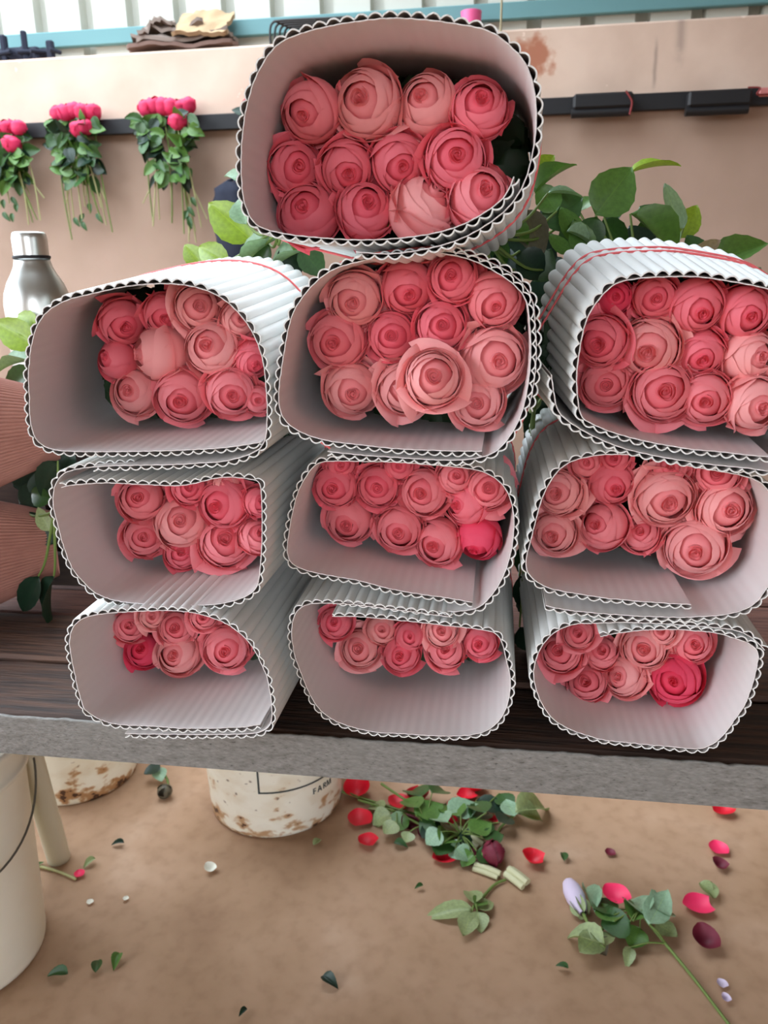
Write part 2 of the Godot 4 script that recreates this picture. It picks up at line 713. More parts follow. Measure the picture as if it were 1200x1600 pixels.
func petal_shape(cup: float, fold: float) -> ArrayMesh:
	var nu := 9
	var nv := 9
	var p := PackedVector3Array()
	for j in nv:
		var v := float(j) / (nv - 1)
		for i in nu:
			var u := float(i) / (nu - 1) * 2.0 - 1.0
			var w := 0.5 * (0.25 + 0.75 * pow(sin(PI * (0.12 + 0.76 * v)), 0.7)) * sqrt(maxf(0.0, 1.0 - pow(v, 7.0) * 0.8))
			var x := u * w
			var y := 0.012 + cup * (x * x * 2.2 + (v - 0.45) * (v - 0.45) * 1.6) + fold * maxf(0.0, v - 0.6) * 1.6
			p.append(Vector3(x, y, 0.5 - v + 0.06 * u * u))
	var g := Geo.new()
	g.grid(p, nu, nv)
	return g.mesh()


# ---------------------------------------------------------------- other things
func kraft_sleeve(label: String, a: Vector3, b: Vector3, r0: float, r1: float, tied: bool) -> void:
	var d := (b - a)
	var z := -d.normalized()
	var x := Vector3.UP.cross(z).normalized()
	var o := thing("paper_sleeve", label, "sleeve", a)
	o.basis = Basis(x, z.cross(x), z)
	var pts := []
	for k in 25:
		var t := -2.2 - TAU * 1.08 * k / 24.0
		var r := r0 * (1.0 - 0.05 * cos(t * 2.0)) * (0.985 + 0.02 * k / 24.0)
		pts.append(Vector2(cos(t), sin(t)) * r)
	sleeve_parts(o, pts, d.length(), r1 / r0, Vector2.ZERO, [0.57] if tied else [], 5, 0.0085, 0.0050, M.kraft, M.kraft, Color.WHITE)


func bottle(at: Vector3, h: float) -> void:
	var o := thing("steel_bottle", "brushed steel water bottle with a dark ring under its cap, left edge", "bottle", at)
	var g := Geo.new()
	var s := h - 0.06
	g.lathe(PackedVector2Array([Vector2(0, 0), Vector2(0.046, 0), Vector2(0.049, 0.004), Vector2(0.049, s - 0.062), Vector2(0.0495, s - 0.046), Vector2(0.047, s - 0.03), Vector2(0.041, s - 0.014), Vector2(0.034, s - 0.002), Vector2(0.029, s + 0.008), Vector2(0.0265, s + 0.017), Vector2(0.026, s + 0.022), Vector2(0, s + 0.022)]), 48)
	part("body", g, M.steel, o)
	g = Geo.new()
	g.lathe(PackedVector2Array([Vector2(0.0262, s + 0.0215), Vector2(0.0275, s + 0.022), Vector2(0.0275, s + 0.0255), Vector2(0.0262, s + 0.026)]), 40)
	part("ring", g, M.rubber, o)
	g = Geo.new()
	g.lathe(PackedVector2Array([Vector2(0.0255, s + 0.026), Vector2(0.0258, s + 0.05), Vector2(0.0245, s + 0.057), Vector2(0.0225, h), Vector2(0.0, h + 0.0005)]), 40)
	part("cap", g, M.steel, o)
	# the crate that carries it
	var c := thing("wooden_crate", "slatted wooden crate on the bench under the steel bottle", "crate", Vector3(at.x + 0.01, bench_top, at.z))
	var hh := at.y - bench_top
	for k in 4:
		part("slat", slab(Vector3(0.20, hh / 4.0 - 0.012, 0.012), Vector3.ZERO, 0.002), M.crate, c, Vector3(0, hh * (k + 0.5) / 4.0, 0.075))
		part("slat", slab(Vector3(0.20, hh / 4.0 - 0.012, 0.012), Vector3.ZERO, 0.002), M.crate, c, Vector3(0, hh * (k + 0.5) / 4.0, -0.075))
	for k in 4:
		part("post", slab(Vector3(0.024, hh - 0.012, 0.024), Vector3.ZERO, 0.002), M.crate, c, Vector3(-0.085 if k % 2 else 0.085, (hh - 0.012) / 2.0, -0.057 if k < 2 else 0.057))
	part("lid", slab(Vector3(0.21, 0.012, 0.17), Vector3.ZERO, 0.002), M.crate, c, Vector3(0, hh - 0.006, 0))


func head_shape() -> ArrayMesh:
	var g := Geo.new()
	for k in 7:
		var t := k / 6.0
		var p := petal_grid(lerpf(0.9, 1.0, t), 0.02 + 0.04 * t, lerpf(1.6, 1.2, t), lerpf(0.9, 0.5, t), 1.6, 0.10 * t, 0.03, 0.02, 0.2, k * 1.3)
		var turn := Basis(Vector3(0, 0, 1), k * 2.4)
		var at := g.v.size()
		for i in p.v.size():
			g.v.append(turn * p.v[i])
			g.n.append(turn * p.n[i])
			g.uv.append(p.uv[i])
			g.c.append(Color.WHITE)
		for i in p.ix:
			g.ix.append(at + i)
	return g.mesh()


func hanging_bunch(label: String, at: Vector3, width: float, heads: int, length: float, seed_: int) -> void:
	var rng := RandomNumberGenerator.new()
	rng.seed = seed_ * 31
	var o := thing("hanging_rose_bunch", label, "rose bunch", at + Vector3(0, -length, 0), "rose bunches drying on the rail")
	var hs: ArrayMesh = M.head_mesh
	for k in heads:
		var front := k >= heads - 2
		var x := (float(k) / maxf(1.0, heads - 3.0) - 0.5) * width * 0.82 if not front else rng.randf_range(0.12, 0.36) * width
		var y := length - 0.03 + rng.randf_range(-0.006, 0.006) - (0.066 if front else 0.0)
		var z := 0.034 if front else rng.randf_range(-0.008, 0.012)
		var h := part("rose_head", hs, M.magenta, o)
		h.transform = Transform3D(Basis(Vector3.RIGHT, -PI / 2 + rng.randf_range(-0.1, 0.35)) * Basis(Vector3(0, 0, 1), rng.randf() * 6.0), Vector3(x, y, z)).scaled_local(Vector3.ONE * rng.randf_range(0.031, 0.036))
		var end := Vector3(x * 1.2 + rng.randf_range(-0.05, 0.06), rng.randf_range(-0.02, 0.14) * length / 0.5, rng.randf_range(-0.015, 0.03))
		var g := Geo.new()
		g.tube(smooth_path([Vector3(x, y - 0.03, z), Vector3(x, y - 0.03, z).lerp(end, 0.5) + Vector3(rng.randf_range(-0.02, 0.02), 0, 0.01), end], 6), 0.0035, 0.0028, 6)
		part("stem", g, M.stem_dry if k % 2 else M.stem, o)
		var g2 := Geo.new()
		var e2 := end + Vector3(rng.randf_range(-0.04, 0.04), rng.randf_range(0.0, 0.12), -0.01)
		g2.tube(smooth_path([Vector3(x * 0.8, length * 0.55, 0), (Vector3(x * 0.8, length * 0.55, 0)).lerp(e2, 0.5), e2], 4), 0.003, 0.0025, 6)
		part("stem", g2, M.stem_dry, o)
	for k in 80:
		var v := rng.randf()
		var p := Vector3(rng.randf_range(-0.5, 0.5) * width * (1.05 - 0.35 * v), length * (0.88 - 0.44 * v), rng.randf_range(0.0, 0.05))
		var d := Vector3(rng.randf_range(-1, 1) + signf(p.x) * 0.5, rng.randf_range(-1.2, 0.5), rng.randf_range(-0.1, 0.5)).normalized()
		leaf(o, p, p + d * rng.randf_range(0.05, 0.08), rng.randf_range(0.038, 0.052), Vector3(rng.randf_range(-0.6, 0.6), rng.randf_range(-0.2, 0.7), 1), rng.randi() % 4, [0, 1, 7, 0, 1, 0, 1, 7][rng.randi() % 8])
	for k in 5:
		var p := Vector3(rng.randf_range(-0.3, 0.4) * width, length * rng.randf_range(0.08, 0.3), 0.02)
		leaf(o, p, p + Vector3(rng.randf_range(-0.03, 0.03), -0.035, 0.01), 0.022, Vector3(0.2, 0.2, 1), 1, 0)


func rubber_roll(label: String, at: Vector3, size: Vector2, tagged: bool) -> void:
	var o := thing("rubber_roll", label, "rubber roll", at)
	part("pad", slab(Vector3(size.x, size.y * 0.66, 0.05), Vector3(0, size.y * 0.17, 0), 0.008), M.rubber, o)
	var g := Geo.new()
	var r := size.y * 0.2
	g.tube(PackedVector3Array([Vector3(-size.x / 2 - 0.004, -size.y * 0.3, 0.006), Vector3(size.x / 2 - 0.006, -size.y * 0.3, 0.006)]), r, r, 16)
	part("lower_roll", g, M.rubber, o)
	var s := Geo.new()
	var x := size.x * 0.42
	if tagged:
		x = size.x * 0.5
		s.tube(smooth_path([Vector3(x - 0.02, size.y * 0.5, 0.03), Vector3(x + 0.02, size.y * 0.45, 0.034), Vector3(x + 0.012, size.y * 0.2, 0.034), Vector3(x + 0.055, size.y * 0.22, 0.02)], 5), 0.003, 0.003, 6)
		part("tag", slab(Vector3(0.05, 0.028, 0.012), Vector3(x + 0.05, size.y * 0.33, 0.01), 0.003), M.tagpink, o)
	else:
		s.tube(smooth_path([Vector3(x - 0.012, size.y * 0.5, 0.03), Vector3(x, size.y * 0.28, 0.031), Vector3(x + 0.012, 0, 0.031), Vector3(x + 0.006, -size.y * 0.5, 0.03)], 5), 0.0035, 0.0035, 6)
	part("thread", s, M.thread, o)


func crumpled(size: Vector3, seed_: int, amp: float) -> Geo:
	# a bent, dented board: two faces and a rim
	var f := FastNoiseLite.new()
	f.seed = seed_
	f.frequency = 1.3
	var g := Geo.new()
	var nu := 15
	var nv := 9
	var top := PackedVector3Array()
	var low := PackedVector3Array()
	for j in nv:
		for i in nu:
			var u := float(i) / (nu - 1) - 0.5
			var v := float(j) / (nv - 1) - 0.5
			var e := 1.0 + 0.12 * f.get_noise_2d(u * 2.0 + 9.0, v * 2.0)
			var y := amp * f.get_noise_2d(u * 1.3, v * 0.9) + amp * 0.4 * f.get_noise_2d(u * 4.0, v * 3.0 + 5.0)
			top.append(Vector3(u * size.x * e, y + size.y / 2, v * size.z * e))
			low.append(Vector3(u * size.x * e, y - size.y / 2, v * size.z * e))
	g.grid(top, nu, nv, false, true)
	g.grid(low, nu, nv)
	var rim := []
	for i in nu:
		rim.append(i)
	for j in range(1, nv):
		rim.append(j * nu + nu - 1)
	for i in range(nu - 2, -1, -1):
		rim.append((nv - 1) * nu + i)
	for j in range(nv - 2, -1, -1):
		rim.append(j * nu)
	var p := PackedVector3Array()
	for k in rim:
		p.append(low[k])
	for k in rim:
		p.append(top[k])
	g.grid(p, rim.size(), 2)
	return g


func card_heap(at: Vector3, width: float) -> void:
	var o := thing("cardboard_heap", "heap of crumpled tan and brown cardboard on top of the wall", "cardboard", at)
	var cs := [[Vector3(0.95, 0.014, 0.13), Vector3(0, 0.022, 0), 0.0, 0.02, 0], [Vector3(0.8, 0.014, 0.13), Vector3(0.04, 0.048, 0.0), 0.05, 0.03, 1], [Vector3(0.66, 0.012, 0.12), Vector3(-0.10, 0.072, 0.0), 0.10, 0.05, 1], [Vector3(0.46, 0.016, 0.15), Vector3(0.21, 0.098, 0.02), -0.03, 0.02, 2], [Vector3(0.3, 0.014, 0.12), Vector3(-0.2, 0.09, 0.01), 0.3, 0.05, 1]]
	for k in cs.size():
		var c: Array = cs[k]
		var s: Vector3 = c[0]
		var m := part("cardboard_sheet", crumpled(Vector3(s.x * width, s.y, s.z), 40 + k, c[3]), [M.dullcard, M.greycard, M.tancard][c[4]], o, Vector3(c[1].x * width, c[1].y, c[1].z))
		m.rotation.z = c[2]
		if k == 3:
			m.rotation.x = 0.75


func dark_clutter(at: Vector3) -> void:
	var o := thing("dark_tools", "dark blue jumble of clamps and cloth on top of the wall at the left edge", "tools", at)
	var f := FastNoiseLite.new()
	f.seed = 12
	f.frequency = 9.0
	var g := Geo.new()
	var p := PackedVector3Array()
	for j in 13:
		for i in 25:
			var a := TAU * i / 24.0
			var t := j / 12.0
			var x := (t - 0.5) * 0.26
			var r := 0.03 * sqrt(maxf(0.0, 1.0 - pow(t * 2.0 - 1.0, 4.0))) * (1.0 + 0.8 * f.get_noise_3d(x * 2.0, cos(a), sin(a)))
			p.append(Vector3(x, maxf(0.0, 0.026 + sin(a) * r), cos(a) * r * 1.5))
	g.grid(p, 25, 13, true)
	part("cloth", g, M.navy, o, Vector3(-0.03, 0, 0))
	for k in 4:
		var x: float = [-0.08, 0.01, 0.055, 0.12][k]
		var b := Geo.new()
		b.box(Vector3(0.024, [0.10, 0.11, 0.05, 0.07][k], 0.03), Vector3(0, [0.05, 0.055, 0.025, 0.035][k], 0), 0.005)
		b.tube(PackedVector3Array([Vector3(-0.03, 0.03, 0.012), Vector3(0.035, 0.034, 0.02)]), 0.008, 0.008, 8)
		var m := part("clamp", b, M.navy, o, Vector3(x, 0, 0.035))
		m.rotation.y = k * 0.5


func wire_rack(at: Vector3, width: float, high: float) -> void:
	var o := thing("wire_rack", "dark wire rack with rounded hoops on top of the wall, left of the topmost sleeve", "rack", at)
	for k in 5:
		var g := Geo.new()
		var z := 0.05 - k * 0.025
		var x0 := k * 0.012
		g.tube(smooth_path([Vector3(x0, 0, z), Vector3(x0, high * 0.6, z), Vector3(x0 + 0.012, high * 0.93, z), Vector3(x0 + 0.05, high, z), Vector3(width * 0.6, high * 0.98, z), Vector3(width - 0.04, high * 0.92, z), Vector3(width, high * 0.5, z), Vector3(width, 0, z)], 5), 0.0045, 0.0045, 8)
		part("hoop", g, M.darkwire, o)
	var c := Geo.new()
	for x in [0.06, 0.5, 0.95]:
		c.tube(PackedVector3Array([Vector3(width * x, high * 0.99 if x < 0.9 else high * 0.85, 0.055), Vector3(width * x + 0.04, high * 0.99 if x < 0.9 else high * 0.85, -0.055)]), 0.004, 0.004, 6)
	part("cross_bar", c, M.darkwire, o)


func pink_cup(at: Vector3, r: float, h: float) -> void:
	var o := thing("pink_cup", "pink plastic cup on top of the wall, behind the topmost sleeve", "cup", at)
	var g := Geo.new()
	g.lathe(PackedVector2Array([Vector2(0, 0), Vector2(r * 0.86, 0), Vector2(r * 0.9, 0.004), Vector2(r, h - 0.003), Vector2(r * 1.02, h), Vector2(r * 0.95, h), Vector2(r * 0.84, 0.008), Vector2(0, 0.008)]), 28)
	part("cup_body", g, M.cup, o)


func hanging_cord(at: Vector3) -> void:
	var g := Geo.new()
	g.tube(smooth_path([Vector3.ZERO, Vector3(0.004, 0.4, 0.02), Vector3(0.01, 0.9, 0.05), Vector3(0.0, 1.42, 0.06)], 6), 0.004, 0.004, 6)
	var o := part("dangling_twine", g, M.cord, self, at)
	tag(o, "thin yellowish cord hanging down in front of the white cladding", "cord")


func cloth_bag(at: Vector3) -> void:
	var o := thing("cloth_bag", "dark blue cloth bag on the wall, behind the yellow-green leaf", "bag", at + Vector3(0, -0.3, 0))
	var f := FastNoiseLite.new()
	f.seed = 5
	f.frequency = 6.0
	var p := PackedVector3Array()
	for j in 15:
		var t := j / 14.0
		for i in 29:
			var a := TAU * i / 28.0
			var r := 0.085 * (0.35 + 0.65 * pow(sin(PI * (0.12 + 0.80 * (1.0 - t))), 0.5)) * (1.0 + 0.18 * f.get_noise_2d(a, t * 2.0) + 0.05 * sin(a * 5.0) * t)
			p.append(Vector3(cos(a) * r * (0.85 if t < 0.99 else 0.3), t * 0.32, -sin(a) * r * (0.45 if t < 0.99 else 0.2)))
	var g := Geo.new()
	g.grid(p, 29, 15, true)
	part("bag_body", g, M.navy, o)
	var s := Geo.new()
	s.tube(smooth_path([Vector3(-0.03, 0.3, 0.0), Vector3(-0.015, 0.325, -0.03), Vector3(0.0, 0.335, -0.06), Vector3(0.015, 0.325, -0.03), Vector3(0.03, 0.3, 0.0)], 6), 0.006, 0.006, 6)
	part("strap", s, M.navy, o)


func cutting(called: String, label: String, at: Vector3, rows: Array, stem: Array) -> void:
	var o := thing(called, label, "plant scraps", at, "")
	for r in rows:
		leaf(o, r[0] - at, r[1] - at, r[2], r[3], r[4], r[5])
	var pts := []
	for p in stem:
		pts.append(p - at)
	var g := Geo.new()
	g.tube(smooth_path(pts, 6), 0.0035, 0.0028, 7)
	part("stem", g, M.stem_dry if called == "dry_twig" else M.stem, o)
	for r in rows:
		var t := Geo.new()
		var b: Vector3 = r[0] - at
		var near: Vector3 = pts[0]
		for q in pts:
			if b.distance_to(q) < b.distance_to(near):
				near = q
		if b.distance_to(near) > 0.01 and rows.size() > 3:
			t.tube(smooth_path([near, near.lerp(b, 0.5) + Vector3(0, 0.006, 0), b], 4), 0.0018, 0.0014, 5)
			part("stalk", t, M.stem, o)
	if called == "withered_cutting":
		var h := part("dry_bud", M.head_mesh, M.leaf[4], o)
		h.transform = Transform3D(Basis(Vector3.RIGHT, -0.4), pts[pts.size() - 1] + Vector3(0, 0.014, 0)).scaled_local(Vector3.ONE * 0.018)


func leaf_scrap(label: String, at: Vector3, size: float, turn: float, tone: int) -> void:
	var o := thing("leaf_scrap", label, "leaf", at, "leaf scraps on the floor")
	var d := Vector3(cos(turn), 0, sin(turn)) * size * 0.5
	leaf(o, -d + Vector3(0, 0.003, 0), d + Vector3(0, 0.008, 0), size * 0.62, Vector3(0.1, 1, 0.1), 3, tone)


func stem_stub(label: String, a: Vector3, b: Vector3, r: float) -> void:
	var o := thing("stem_stub", label, "stem", a)
	var d := b - a
	var side := Vector3.UP.cross(d).normalized()
	for k in 3:
		var off: Vector3 = side * r * [-0.75, 0.0, 0.75][k] + Vector3(0, [-0.3, 0.25, -0.3][k] * r, 0)
		var g := Geo.new()
		g.tube(smooth_path([off, off + d * 0.5 + Vector3(0, 0.001, 0), d * [0.95, 1.0, 0.9][k] + off], 3), r * 0.6, r * 0.55, 10)
		part("stem", g, M.stem_pale, o)


func bud(label: String, a: Vector3, b: Vector3) -> void:
	var o := thing("wrapped_bud", label, "rose bud", a)
	var d := b - a
	o.basis = Basis(Vector3.UP.cross(-d.normalized()).normalized(), Vector3.UP, Vector3.ZERO)
	var y := -d.normalized()
	var x := Vector3.UP.cross(y).normalized()
	o.basis = Basis(x, y, x.cross(y))
	var l := d.length()
	var g := Geo.new()
	g.lathe(PackedVector2Array([Vector2(0.007, -l), Vector2(0.015, -l * 0.8), Vector2(0.020, -l * 0.55), Vector2(0.019, -l * 0.3), Vector2(0.013, -l * 0.1), Vector2(0.004, 0.0)]), 18)
	part("tissue", g, M.tissue, o)
	for k in 4:
		leaf(o, Vector3(cos(k * 1.6) * 0.008, -l * 1.05, sin(k * 1.6) * 0.008), Vector3(cos(k * 1.6) * 0.022, -l * 0.55, sin(k * 1.6) * 0.022), 0.016, Vector3(cos(k * 1.6), 0.2, sin(k * 1.6)), 1, 6)
	var s := Geo.new()
	s.tube(PackedVector3Array([Vector3(0, -l, 0), Vector3(0.004, -l - 0.03, -0.008), Vector3(0.01, -l - 0.06, -0.012)]), 0.004, 0.003, 6)
	part("stem", s, M.stem, o)


func fallen_head(at: Vector3, axis: Vector3) -> void:
	var o: Node3D = protos[0].duplicate()
	o.name = "fallen_rose_head"
	add_child(o, true)
	for c in o.get_children():
		if c.name.begins_with("petal"):
			c.material_override = M.maroon
	axis = axis.normalized()
	var x := Vector3.UP.cross(axis).normalized()
	o.transform = Transform3D(Basis(x, axis.cross(x), axis), at).scaled_local(Vector3.ONE * 0.026)
	tag(o, "wilting maroon rose head lying at the right end of the leaf heap", "rose")


func bucket_texture(seed_: int, dirt: float) -> ImageTexture:
	var w := 512
	var h := 256
	var im := Image.create(w, h, false, Image.FORMAT_RGB8)
	var f := FastNoiseLite.new()
	f.seed = seed_
	f.frequency = 0.02
	f.fractal_octaves = 5
	for y in h:
		for x in w:
			var v := 1.0 - float(y) / h          # texture row 0 is v = 0, the foot
			var low := float(y) / h
			var a := TAU * x / w
			var nz := f.get_noise_3d(cos(a) * 81.0, sin(a) * 81.0, y)
			var n2 := f.get_noise_3d(cos(a) * 200.0 + 500.0, sin(a) * 200.0, y * 2.6)
			var c := Color(0.95, 0.935, 0.87).lerp(Color(0.86, 0.80, 0.68), clampf(0.25 + nz * 1.2, 0.0, 1.0) * 0.6 * clampf(dirt + 0.2, 0.0, 1.0))
			c = c.lerp(Color(0.66, 0.46, 0.28), clampf((nz + n2 * 0.5 + 0.16 - low * 1.6) * 3.0, 0.0, 0.7) * dirt)
			if nz + n2 * 0.8 > 0.34 + low * 1.5:
				c = c.lerp(Color(0.24, 0.14, 0.10), 0.85 * clampf(dirt, 0.0, 1.0))
			if dirt > 0.5 and n2 > 0.50 and low > 0.2:
				c = c.lerp(Color(0.34, 0.27, 0.20), clampf((n2 - 0.50) * 7.0, 0.0, 0.7))
			im.set_pixel(x, y, c)
	return ImageTexture.create_from_image(im)


func bucket(label: String, at: Vector3, r: float, h: float, seed_: int, dirt: float, printed: float, handle: float) -> void:
	var o := thing("plastic_bucket", label, "bucket", at, "white plastic buckets under the bench")
	var m := plain(Color.WHITE, 0.45)
	m.albedo_texture = bucket_texture(seed_, dirt)
	var top := r * 1.09
	var g := Geo.new()
	g.lathe(PackedVector2Array([Vector2(r * 0.5, 0.004), Vector2(r * 0.93, 0.0), Vector2(r * 0.985, 0.004), Vector2(r, 0.014), Vector2(lerpf(r, top, 0.3), h * 0.3), Vector2(lerpf(r, top, 0.6), h * 0.6), Vector2(lerpf(r, top, 0.86), h * 0.86)]), 56)
	part("body", g, m, o)
	g = Geo.new()
	g.lathe(PackedVector2Array([Vector2(top * 0.985, h * 0.86), Vector2(top * 1.035, h * 0.865), Vector2(top * 1.035, h * 0.885), Vector2(top, h * 0.89), Vector2(top, h * 0.97), Vector2(top * 1.04, h * 0.975), Vector2(top * 1.04, h), Vector2(top * 0.97, h), Vector2(top * 0.96, h * 0.9), Vector2(r * 0.95, 0.02), Vector2(0.0, 0.015)]), 56)
	part("rim", g, M.white, o)
	if handle > -9.0:
		var w := []
		for k in 13:
			var a := handle - PI / 2 + PI * k / 12.0
			var rr := top * 1.05 + 0.004
			w.append(Vector3(cos(a) * rr, h * 0.9 - 0.16 * sin(PI * k / 12.0), -sin(a) * rr))
		var wg := Geo.new()
		wg.tube(smooth_path(w, 3), 0.0022, 0.0022, 7)
		part("handle", wg, M.wire, o)
		for k in [0, 12]:
			var lug := Geo.new()
			lug.box(Vector3(0.02, 0.03, 0.02), w[k], 0.004)
			part("lug", lug, M.white, o)
	if printed > -9.0:
		# the printed frame's lower corner and the small print beside it, as thin ink on the wall of the bucket
		var strip := func(a0: float, a1: float, y0: float, y1: float) -> Geo:
			var q := PackedVector3Array()
			for j in 2:
				var y := lerpf(y0, y1, j)
				var rr := lerpf(r, top, y / h) + 0.0006
				for i in 13:
					var a := lerpf(a0, a1, i / 12.0)
					q.append(Vector3(cos(a) * rr, y, -sin(a) * rr))
			var s := Geo.new()
			s.grid(q, 13, 2)
			return s
		part("printed_line", strip.call(printed, printed + 0.026, 0.128, 0.33), M.ink, o)
		part("printed_line", strip.call(printed, printed + 1.15, 0.128, 0.1325), M.ink, o)
		var lines := [["FARM", 0.021, 0.104, 0.80, true], ["No. 20 L", 0.010, 0.092, 0.74, false], ["KEEP DRY", 0.008, 0.080, 0.86, false]]
		for l in lines.slice(0, 1):
			var n: int = l[0].length()
			for k in n:
				var t := TextMesh.new()
				var fnt := SystemFont.new()
				fnt.font_names = PackedStringArray(["Droid Sans"])
				fnt.font_weight = 700 if l[4] else 400
				t.font = fnt
				t.text = l[0][k]
				t.font_size = 32
				t.pixel_size = l[1] / 32.0
				t.depth = 0.0006
				var a: float = printed + l[3] + k * l[1] * 0.72 / r
				var rr := lerpf(r, top, l[2] / h)
				var c := part("printed_letter", t, M.ink, o, Vector3(cos(a) * rr, l[2], -sin(a) * rr))
				c.rotation.y = a + PI / 2


func bench() -> void:
	var o := thing("packing_bench", "long plank bench with a chipped grey front rail carrying the stack", "bench", Vector3(-0.2, 0, 0))
	var f := FastNoiseLite.new()
	f.seed = 9
	f.frequency = 1.0
	# front rail: flat grey bar, upper edge chipped
	var n := 420
	var p := PackedVector3Array()
	var prof := [[0.0, -1, -0.03], [0.0, -1, -0.001], [0.002, -1, 0.0], [0.6, 0, 0.0], [0.955, 1, 0.0], [0.985, 1, -0.001], [0.99, 1, -0.003], [0.90, 1, -0.010]]
	for q in prof:
		for i in n:
			var x := lerpf(-2.0, 1.8, i / (n - 1.0))
			var chip: float = 0.0022 * f.get_noise_1d(x * 60.0) + 0.0015 * f.get_noise_1d(x * 190.0) if q[1] == 1 else 0.0
			p.append(Vector3(x, lerpf(0.722, 0.772, q[0]) + chip, q[2] + (0.0012 * f.get_noise_1d(x * 90.0 + 40.0) if q[1] >= 0 else 0.0)))
	var g := Geo.new()
	g.grid(p, n, prof.size())
	part("front_rail", g, M.rail, o)
	var zs := [[-0.011, -0.135], [-0.140, -0.275], [-0.281, -0.42], [-0.425, -0.56], [-0.565, -0.70]]
	for k in zs.size():
		var w: float = zs[k][0] - zs[k][1]
		part("plank", slab(Vector3(3.8, 0.034, w), Vector3(-0.1, bench_top - 0.017 - [0.004, 0.0, 0.002, 0.0, 0.001][k], (zs[k][0] + zs[k][1]) / 2), 0.004), M.plank[2 if k > 1 else k], o)
	part("back_rail", slab(Vector3(3.8, 0.05, 0.03), Vector3(-0.1, 0.714, -0.68), 0.003), M.rail, o)
	for x in [-0.9, 0.0, 1.1]:
		part("bearer", slab(Vector3(0.04, 0.016, 0.62), Vector3(x, 0.731, -0.35), 0.002), M.rail, o)
	var legs := [[Vector3(-0.757, 0, -0.635), Vector3(-0.612, 0.73, -0.351)], [Vector3(1.35, 0, -0.635), Vector3(1.2, 0.73, -0.351)], [Vector3(1.3, 0, -0.04), Vector3(1.3, 0.73, -0.06)], [Vector3(-1.7, 0, -0.04), Vector3(-1.7, 0.73, -0.06)]]
	for l in legs:
		var t := Geo.new()
		t.tube(PackedVector3Array([l[0], l[0].lerp(l[1], 0.5), l[1]]), 0.0245, 0.0245, 20)
		part("leg", t, M.legpaint, o)


func build_room() -> void:
	struct("floor", slab(Vector3(9.4, 0.1, 8.4), Vector3(0.2, -0.05, 1.2), 0.001), M.floor, "reddish-brown dusty concrete floor")
	struct("wall_back", slab(Vector3(9.0, 1.88, 0.14), Vector3(0, 0.94, BACK - 0.08), 0.004), M.wall_low_shaded, "partition behind the bench, light falloff put into its brownish-pink colour")
	var up := Geo.new()
	up.box(Vector3(9.0, 0.268, 0.16), Vector3(0, 2.0, BACK - 0.08), 0.008)
	struct("trim_1", up, M.wall_high, "pale pink plastered band topping the partition, rust stained")
	# cladding: ribbed white sheets behind the partition
	var prof := []
	var x := -4.538
	while x < 4.5:
		for q in [[0.0, 0.0], [0.146, 0.0], [0.150, -0.055], [0.198, -0.055]]:
			prof.append(Vector2(x + q[0], q[1]))
		x += 0.203
	var p := PackedVector3Array()
	var g := Geo.new()
	for k in prof.size() - 1:
		var a: Vector2 = prof[k]
		var b: Vector2 = prof[k + 1]
		g.face([Vector3(a.x, 1.9, BACK - 0.165 + a.y), Vector3(b.x, 1.9, BACK - 0.165 + b.y), Vector3(b.x, 3.5, BACK - 0.165 + b.y), Vector3(a.x, 3.5, BACK - 0.165 + a.y)])
		g.face([Vector3(b.x, 1.9, BACK - 0.175 + b.y), Vector3(a.x, 1.9, BACK - 0.175 + a.y), Vector3(a.x, 3.5, BACK - 0.175 + a.y), Vector3(b.x, 3.5, BACK - 0.175 + b.y)])
	struct("wall_cladding", g, M.cladding, "white ribbed metal cladding above and behind the partition")
	struct("beam", slab(Vector3(9.0, 0.058, 0.03), Vector3(0, 2.234, BACK - 0.148), 0.003), M.teal, "teal painted steel purlin along the cladding")
	struct("wall_right", slab(Vector3(0.16, 3.5, 7.8), Vector3(4.0, 1.75, 1.0), 0.004), M.wall_low_shaded, "side wall of the packing hall")
	# left side: low wall and posts, open above
	struct("wall_left", slab(Vector3(0.16, 0.9, 7.8), Vector3(-3.6, 0.45, 1.0), 0.004), M.wall_low_shaded, "low side wall under the open side of the hall")
	struct("ceiling", slab(Vector3(8.2, 0.12, 4.6), Vector3(0.2, 3.56, 2.6), 0.004), M.roof, "roof of the packing hall")
	struct("ceiling_strip", slab(Vector3(4.6, 0.12, 3.2), Vector3(2.0, 3.56, -1.3), 0.004), M.roof, "roof over the right of the hall, beside the skylight")
	struct("added_wall_front", slab(Vector3(3.2, 3.5, 0.16), Vector3(-2.0, 1.75, 4.9), 0.004), M.wall_low_shaded, "added unseen front wall beside the doorway, holding back sky light")  # unseen walls added behind the camera to cut frontal sky light
	struct("added_wall_front_side", slab(Vector3(2.0, 3.5, 0.16), Vector3(3.1, 1.75, 4.9), 0.004), M.wall_low_shaded, "added unseen front wall on the other side of the doorway")
	struct("added_wall_front_top", slab(Vector3(2.5, 0.9, 0.16), Vector3(0.85, 3.05, 4.9), 0.004), M.wall_low_shaded, "added unseen front wall over the doorway")
	var ra := thing("roof_edge", "steel edge beam carrying the roof along the open side", "beam", Vector3(-3.6, 0.9, 0))
	for z in [-2.3, 1.0, 4.6]:
		part("post", slab(Vector3(0.1, 2.6, 0.1), Vector3(0, 1.3, z), 0.004), M.teal, ra)
	part("top_beam", slab(Vector3(0.12, 0.14, 7.8), Vector3(0, 2.57, 1.0), 0.004), M.teal, ra)
	ra.set_meta("kind", "structure")


